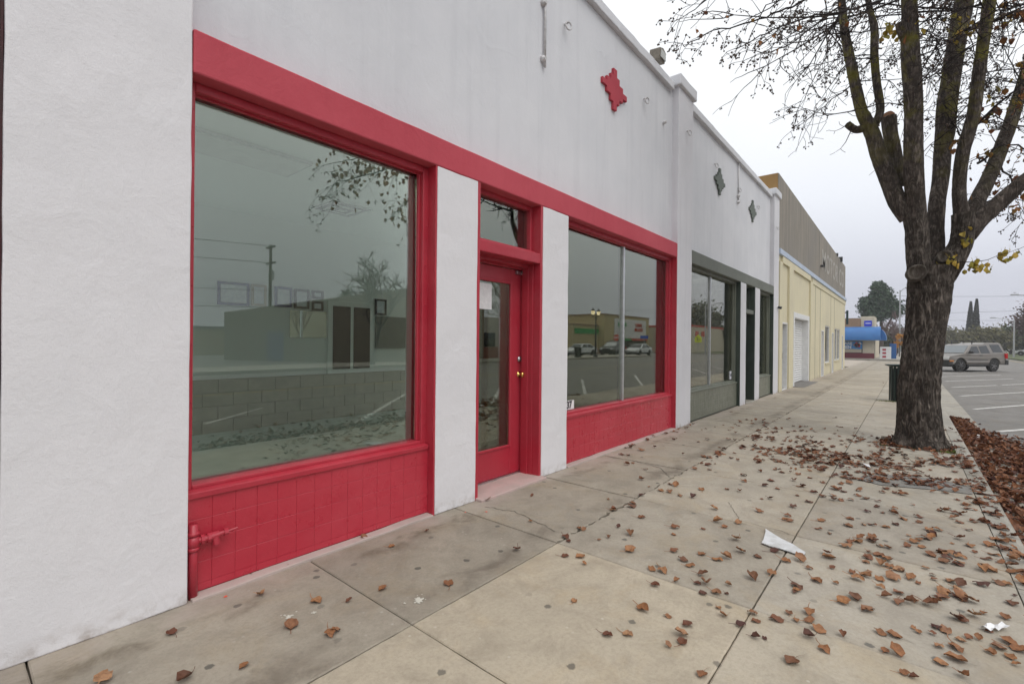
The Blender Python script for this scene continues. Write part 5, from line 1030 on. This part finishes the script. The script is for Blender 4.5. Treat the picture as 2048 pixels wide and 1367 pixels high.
for i, (x, y, k) in enumerate(pts):
    s = rl.choice((rl.uniform(.45, .8), rl.uniform(.8, 1.1), rl.uniform(.95, 1.2))); rx, ry, rz = rl.gauss(0, .05), rl.gauss(0, .05), rl.random()*6.283; z = .0025+.002*abs(rl.gauss(0, 1))
    if i < 300:
        o = bpy.data.objects.new('fallen_leaf', LM[k][0]); C.objects.link(o); o.location = (x, y, z); o.rotation_euler = (rx, ry, rz); o.scale = (s, s, s)
        look = ('small ' if s < .78 else '')+('folded' if k == 6 else 'curled' if k in (2, 4) else 'cupped' if k in (3, 5) else 'flat')
        if y > 1.86: gp = 'along the shop wall'; lb = 'along the wall below the large window' if x < 2.7 else 'along the wall before the door' if x < 4.2 else 'along the wall below the split window'
        elif y > .62: gp = 'on the middle slabs'; lb = 'on the pale middle slab nearest the camera' if x < 2.72 else 'on the middle slab left of the foam scrap' if x < 4 else 'on the middle slabs beyond the foam scrap'
        else: gp = 'on the slabs by the curb'; lb = 'on the nearest curbside slab' if x < 2.72 else 'on the curbside slab right of the foam scrap' if x < 3.97 else 'on the curbside slab before the asphalt patch' if x < 5.3 else 'by the asphalt patch before the tree'
        tag(o, look+' brown leaf '+lb, 'leaf', 'fallen leaves '+gp)
    else:
        zm = LM[k][1]; place_leaf(REST, k, Matrix.Translation((x, y, z-zm*s)) @ Matrix.Rotation(rz, 4, 'Z') @ Matrix.Rotation(ry, 4, 'Y') @ Matrix.Rotation(rx, 4, 'X'), s)
o = REST.build('leaf_scatter', MLI, None, True, normals=False); tag(o, 'scattered brown leaves on the sidewalk before and beyond the tree', 'leaves', kind='stuff')
GUT = MB()
for _ in range(170):
    a = rl.random()*6.28; x, y = 8.74+.42*math.cos(a)*rl.uniform(.8, 1.15), -.10+.36*math.sin(a)*rl.uniform(.8, 1.15)
    place_leaf(GUT, rl.randrange(8), Matrix.Translation((x, y, -.015+rl.random()*.03)) @ Matrix.Rotation(rl.random()*6.28, 4, 'Z') @ Matrix.Rotation(rl.gauss(0, .4), 4, 'Y') @ Matrix.Rotation(rl.gauss(0, .4), 4, 'X'), rl.uniform(.6, 1))
for _ in range(7000):
    x = rl.uniform(-2.5, 13.5); w = 1.25 if x < 9 else max(.25, 1.25-(x-9)*.3); y = -.67-abs(rl.gauss(0, w*.55))
    if y < -3.2: continue
    pile = max(0, 1-(abs(y)-.67)/1.1); z = ZR+.012+rl.random()*.032*pile; s = rl.uniform(.75, 1.1); tl = .28*pile+.10
    place_leaf(GUT, rl.randrange(8), Matrix.Translation((x, y, z)) @ Matrix.Rotation(rl.random()*6.28, 4, 'Z') @ Matrix.Rotation(rl.gauss(0, tl), 4, 'Y') @ Matrix.Rotation(rl.gauss(0, tl), 4, 'X'), s)
o = GUT.build('leaf_drift', MLI, None, True, normals=False); tag(o, 'thick drift of wet brown leaves in the gutter', 'leaves', kind='stuff')
HAZE = 0.0010
# ------------------------------------------------------------------ across the street (seen in the shop glass)
bb = empty('block_building', (18, -26, 0), label='long brown block building across the street, mirrored in the large window', cat='building')
A_, B_ = Vector((13.3, -33.3, -.15)), Vector((20.5, -17.2, -.15)); dd = (B_-A_).normalized(); nn = Vector((dd.y, -dd.x, 0))
MBRB = simple('brown_block_wall', (.23, .195, .15), (.20, .17, .13), 2, .9, .004, 20)
MB().prism([A_, B_, B_+Vector((0, 0, 5.2)), A_+Vector((0, 0, 3.5))], nn*9).build('wall', MBRB, bb)
MB().prism([A_-nn*.03+Vector((0, 0, 3.42)), B_-nn*.03+Vector((0, 0, 5.12)), B_-nn*.03+Vector((0, 0, 5.25)), A_-nn*.03+Vector((0, 0, 3.55))], nn*.2).build('coping', MCURB, bb)
q = A_+dd*4; MB().prism([q-nn*.05, q+dd*1.4-nn*.05, q+dd*1.4-nn*.05+Vector((0, 0, 2.1)), q-nn*.05+Vector((0, 0, 2.1))], nn*.04).build('door', simple('mauve_door', (.10, .09, .19)), bb)
tb = empty('tan_building', (15, -46, 0), label='small tan building far behind the block building in the reflection', cat='building'); BX(12, 18, -52, -45, -.15, 2.4).build('wall', simple('tan_far', (.30, .24, .15)), tb); BX(11.9, 18.1, -52.1, -44.9, 2.4, 2.6).build('roof', MROOF, tb)
up = empty('utility_pole', (16.2, -32.4, 0), label='wooden utility pole with crossarms mirrored in the large window', cat='pole')
MWOOD = simple('weathered_wood', (.07, .055, .042), (.10, .08, .06), 10, .9)
MB().tube([(16.2, -32.3, -.15), (16.2, -32.3, 8.8)], [.16, .11], 8).build('pole', MWOOD, up)
MB().box(16.1, 16.3, -33.0, -31.6, 8.55, 8.67).build('crossarm', MWOOD, up); MB().box(16.1, 16.3, -32.9, -31.6, 7.3, 7.42).build('crossarm', MWOOD, up); MB().lathe((16.4, -32.6, 6.1), [(.2, 0), (.22, .1), (.22, .7), (.1, .8)], 12).build('transformer', MPOLE, up)
for i, (z, lb) in enumerate(((8.7, 'cable at the pole top in the reflection'), (7.4, 'cable at the second crossarm in the reflection'), (5.2, 'thick cable crossing the pictures in the reflection'), (3.9, 'lowest cable behind the reflected pole'))):
    cable('overhead_cable', (16.2, -32.3, z), (-40, -40, z+.3), .6, .022, lb)
MPALM = leaf_mat('palm_fronds', [(.07, .08, .03), (.12, .12, .05)], True)
for i, (x, y, h, lb) in enumerate(((25.5, -37, 6.6, 'shaggy palm top behind the block building, left one of two in the reflection'), (27.2, -35, 6.6, 'shaggy palm top behind the block building, right one of two in the reflection'))):
    pt = tree('palm_tree', (x, y, 0), lb, 'palm', 'palms across the street'); MB().tube([(x, y, -.15), (x, y, h-.8)], [.28, .22], 8).build('trunk', MTRK, pt); rg = random.Random(40+i); mb = MB()
    for _ in range(80):
        a = rg.random()*6.28; el = rg.uniform(-.3, 1.2); L = rg.uniform(.8, 1.15); p = Vector((x, y, h-.8)); prev = None
        for s in range(6):
            d = Vector((math.cos(a)*math.cos(el), math.sin(a)*math.cos(el), math.sin(el))); q = p+d*(L/5); el -= .22; sd_ = Vector((-math.sin(a), math.cos(a), 0))*(.16*math.sin(math.pi*(s+.5)/6)); mb.add([p-sd_, p+sd_, q+sd_*.9, q-sd_*.9], [(0, 1, 2, 3)]); p = q
    mb.build('crown', MPALM, pt, normals=False)
MBT = simple('bare_branches', (.07, .058, .05), (.10, .085, .07), 6, .9)
t = tree('bare_tree', (15.2, -17.5, 0), 'bare branching tree mirrored at the right of the large window', 'tree', 'bare trees across the street'); tube_tree('branches', (15.6, -17.4, -.1), 12.0, .14, 51, MBT, t, 5, .5, first=.25, thin=.62)
t = tree('bare_tree', (27, -17.6, 0), 'bare branching tree mirrored at the left of the split window', 'tree', 'bare trees across the street'); tube_tree('branches', (27.5, -17.6, -.1), 13.5, .15, 52, MBT, t, 5, .5, first=.25, thin=.62)
lp = empty('lamp_post', (40.4, -17.2, 0), label='black twin lantern lamp post mirrored in the split window', cat='lamp post')
MB().lathe((40.4, -17.2, -.1), [(.22, 0), (.22, .25), (.12, .35), (.09, .5), (.06, 3.9), (.09, 4.0), (.05, 4.1)], 12).build('pole', MBLK, lp)
for s in (-1, 1):
    y = -17.2; x = 40.4+s*.55; MB().tube([(40.4, y, 3.8), (40.4+s*.3, y, 3.75), (x, y, 3.95)], .03, 6).build('arm', MBLK, lp)
    MB().lathe((x, y, 3.95), [(.05, 0), (.10, .08), (.12, .12)], 10).build('cup', MBLK, lp); mg = simple('warm_lantern%d' % s, (.8, .7, .5)); bs_ = mg.node_tree.nodes['Principled BSDF']; bs_.inputs['Emission Color'].default_value = (1, .8, .45, 1); bs_.inputs['Emission Strength'].default_value = 1.5
    MB().lathe((x, y, 4.07), [(.12, 0), (.17, .18), (.19, .36)], 12).build('lantern_glass', mg, lp); MB().lathe((x, y, 4.43), [(.22, 0), (.15, .12), (.04, .24), (.02, .36)], 12).build('lantern_cap', MBLK, lp)
ds = empty('discount_store', (60, -27, 0), label='tan discount store with white sign panel mirrored in the split window', cat='building')
MDS = simple('store_tan', (.50, .41, .22), (.45, .37, .2), 2, .8); MGRS = simple('sign_green', (.02, .30, .06)); MRDS = simple('sign_red', (.55, .05, .02))
def face(P0, P1, z0, z1, out_): P0, P1 = Vector((*P0, 0)), Vector((*P1, 0)); return MB().prism([P0+Vector((0, 0, z0)), P1+Vector((0, 0, z0)), P1+Vector((0, 0, z1)), P0+Vector((0, 0, z1))], out_)
BX(52.5, 59.2, -36, -27.6, -.15, 3.75).build('side_wing', MDS, ds); BX(59.2, 74, -36, -26.6, -.15, 5.35).build('main_wall', MDS, ds); BX(59.1, 74.1, -36, -26.5, 5.35, 5.5).build('coping', MTAN, ds); BX(52.4, 59.2, -36, -27.5, 3.75, 3.9).build('coping', MTAN, ds)
BX(53.0, 59.15, -27.6, -27.5, 2.6, 3.3).build('green_band', MGRS, ds); BX(52.5, 74, -27.58 if 0 else -26.6, -26.52, -.15, .45).build('base_course', MTAN, ds)
BX(62.0, 72.6, -26.6, -26.5, 2.1, 4.95).build('sign_panel', MWHT, ds); BX(62.3, 72.3, -26.6, -26.3, .0, 1.75).build('shopfront', MDGLASS, ds); BX(62.2, 67, -26.6, -26.2, 1.75, 2.0).build('canopy', MGRS, ds); BX(67, 72.4, -26.6, -26.2, 1.75, 2.0).build('canopy', MRDS, ds)
for tx, sz, x, z, mt in (('DOLLAR', .75, 64.3, 4.1, MGRS), ('TREE', .75, 64.3, 3.4, MGRS), ('FAMILY', .72, 69.8, 4.1, MRDS), ('DOLLAR', .72, 69.8, 3.4, MRDS)):
    o = text(tx, sz, (x, -26.46, z), (0, 1), mt, ds, 'sign_lettering', .03, .02)
for x in (66.5, 68.0, 69.6): 
    o = MB().lathe((x, -24.9, -.15), [(.1, 0), (.1, 1.05), (.05, 1.1)], 10).build('bollard', simple('bollard_yellow%d' % int(x*10), (.55, .36, .02))); tag(o, 'yellow bollard before the discount store entrance', 'bollard', 'yellow bollards')
def sign(name, loc, h, label): s = empty(name, loc, label=label, cat='sign'); x, y, _ = loc; MB().tube([(x, y, -.15), (x, y, h)], .03, 6).build('post', MPOLE, s); return s
s = sign('stop_sign', (46.9, -18.3, 0), 2.3, 'red octagonal stop sign mirrored beside the lamp post'); MB().prism([(46.85, -18.3+.38*math.cos(R(22.5+45*i)), 1.95+.38*math.sin(R(22.5+45*i))) for i in range(8)], (-.02, 0, 0)).build('plate', MRDS, s); text('STOP', .26, (46.825, -18.3, 1.95), (-1, 0), MPAPER, s, 'lettering', .002, .01)
s = sign('blue_sign_post', (53, -17.9, 0), 2.3, 'blue sign on a post mirrored before the store entrance'); BX(52.97, 53.0, -18.4, -17.4, 1.9, 2.25).build('plate', simple('road_blue', (.03, .09, .45)), s)
s = sign('crossing_sign', (63.2, -15.0, 0), 2.6, 'yellow green pentagon crossing sign mirrored in the green framed window')
MB().prism([(63.17, -15.45, 1.55), (63.17, -14.55, 1.55), (63.17, -14.55, 2.15), (63.17, -15.0, 2.6), (63.17, -15.45, 2.15)], (-.03, 0, 0)).build('plate', simple('fluorescent_yellow', (.65, .75, .02)), s)
MB().tube([(63.12, -15.1, 1.75), (63.12, -15.1, 2.1)], .05, 6).ball((63.12, -15.1, 2.2), .07, 8).tube([(63.12, -14.88, 1.75), (63.12, -14.88, 2.0)], .04, 6).ball((63.12, -14.88, 2.08), .055, 8).build('walking_figures', MBLK, s)
o = MB().lathe((37.7, -17.5, -.05), [(.28, 0), (.32, .02), (.34, .9), (.38, .92), (.38, 1.0), (.2, 1.05)], 16).build('litter_bin', MBLK); tag(o, 'dark litter bin across the street left of the lamp post', 'trash can')
cr_ = empty('cream_store', (84, -20, 0), label='cream store with red panels mirrored in the green framed window', cat='building')
BX(76, 100, -30, -20.3, -.15, 4.1).build('wall', MCRM, cr_); BX(75.9, 100.1, -30.1, -20.2, 4.1, 4.35).build('coping', MRDS, cr_)
for x in (77.5, 80.5): BX(x, x+1.4, -20.3, -20.22, 2.6, 3.4).build('red_panel', MRDS, cr_)
far_bush('bushy_tree', -24.5, 93, 3.4, 9.5, MHED, 'tall dark tree behind the cream store in the reflection', 3000, 61)
bs2 = empty('awning_shop', (30, -25, 0), label='shop with dark blue awning and red base mirrored in the door glass', cat='building')
BX(24, 33, -32, -23, -.15, 3.6).build('wall', simple('shop_grey', (.42, .39, .36), (.36, .34, .31), 2, .8), bs2); BX(24.2, 32.8, -23, -22.9, -.15, .9).build('base', simple('red_brown_base', (.22, .06, .04)), bs2)
MB().prism([(25, -22.9, 2.9)]+[(25, -22.9+1.3*math.sin(R(a)), 1.7+1.2*math.cos(R(a))) for a in range(10, 91, 10)]+[(25, -22.9, 1.7)], (4.4, 0, 0)).build('awning', simple('navy_cloth', (.02, .035, .16)), bs2)
BX(29.8, 32.3, -22.98, -22.85, .95, 2.2).build('window', MDGLASS, bs2)
street_light(63.5, -14.2, 6.3, 0, 1.8, 'street light mirrored in the green framed window')

# ------------------------------------------------------------------ light haze of the overcast morning
hz = BX(-305, 335, -305, 305, ZR-1.2, 16).mesh('haze'); mt = bpy.data.materials.new('haze'); mt.use_nodes = True; t_ = mt.node_tree; t_.nodes.clear()
oo = t_.nodes.new('ShaderNodeOutputMaterial'); pv = t_.nodes.new('ShaderNodeVolumePrincipled'); pv.inputs['Color'].default_value = (.93, .94, .97, 1); pv.inputs['Density'].default_value = HAZE; pv.inputs['Anisotropy'].default_value = .1
t_.links.new(pv.outputs[0], oo.inputs['Volume'])
if HAZE > 0: o = link('haze', hz, mt); tag(o, 'thin grey morning haze over the whole street', 'haze', kind='stuff')
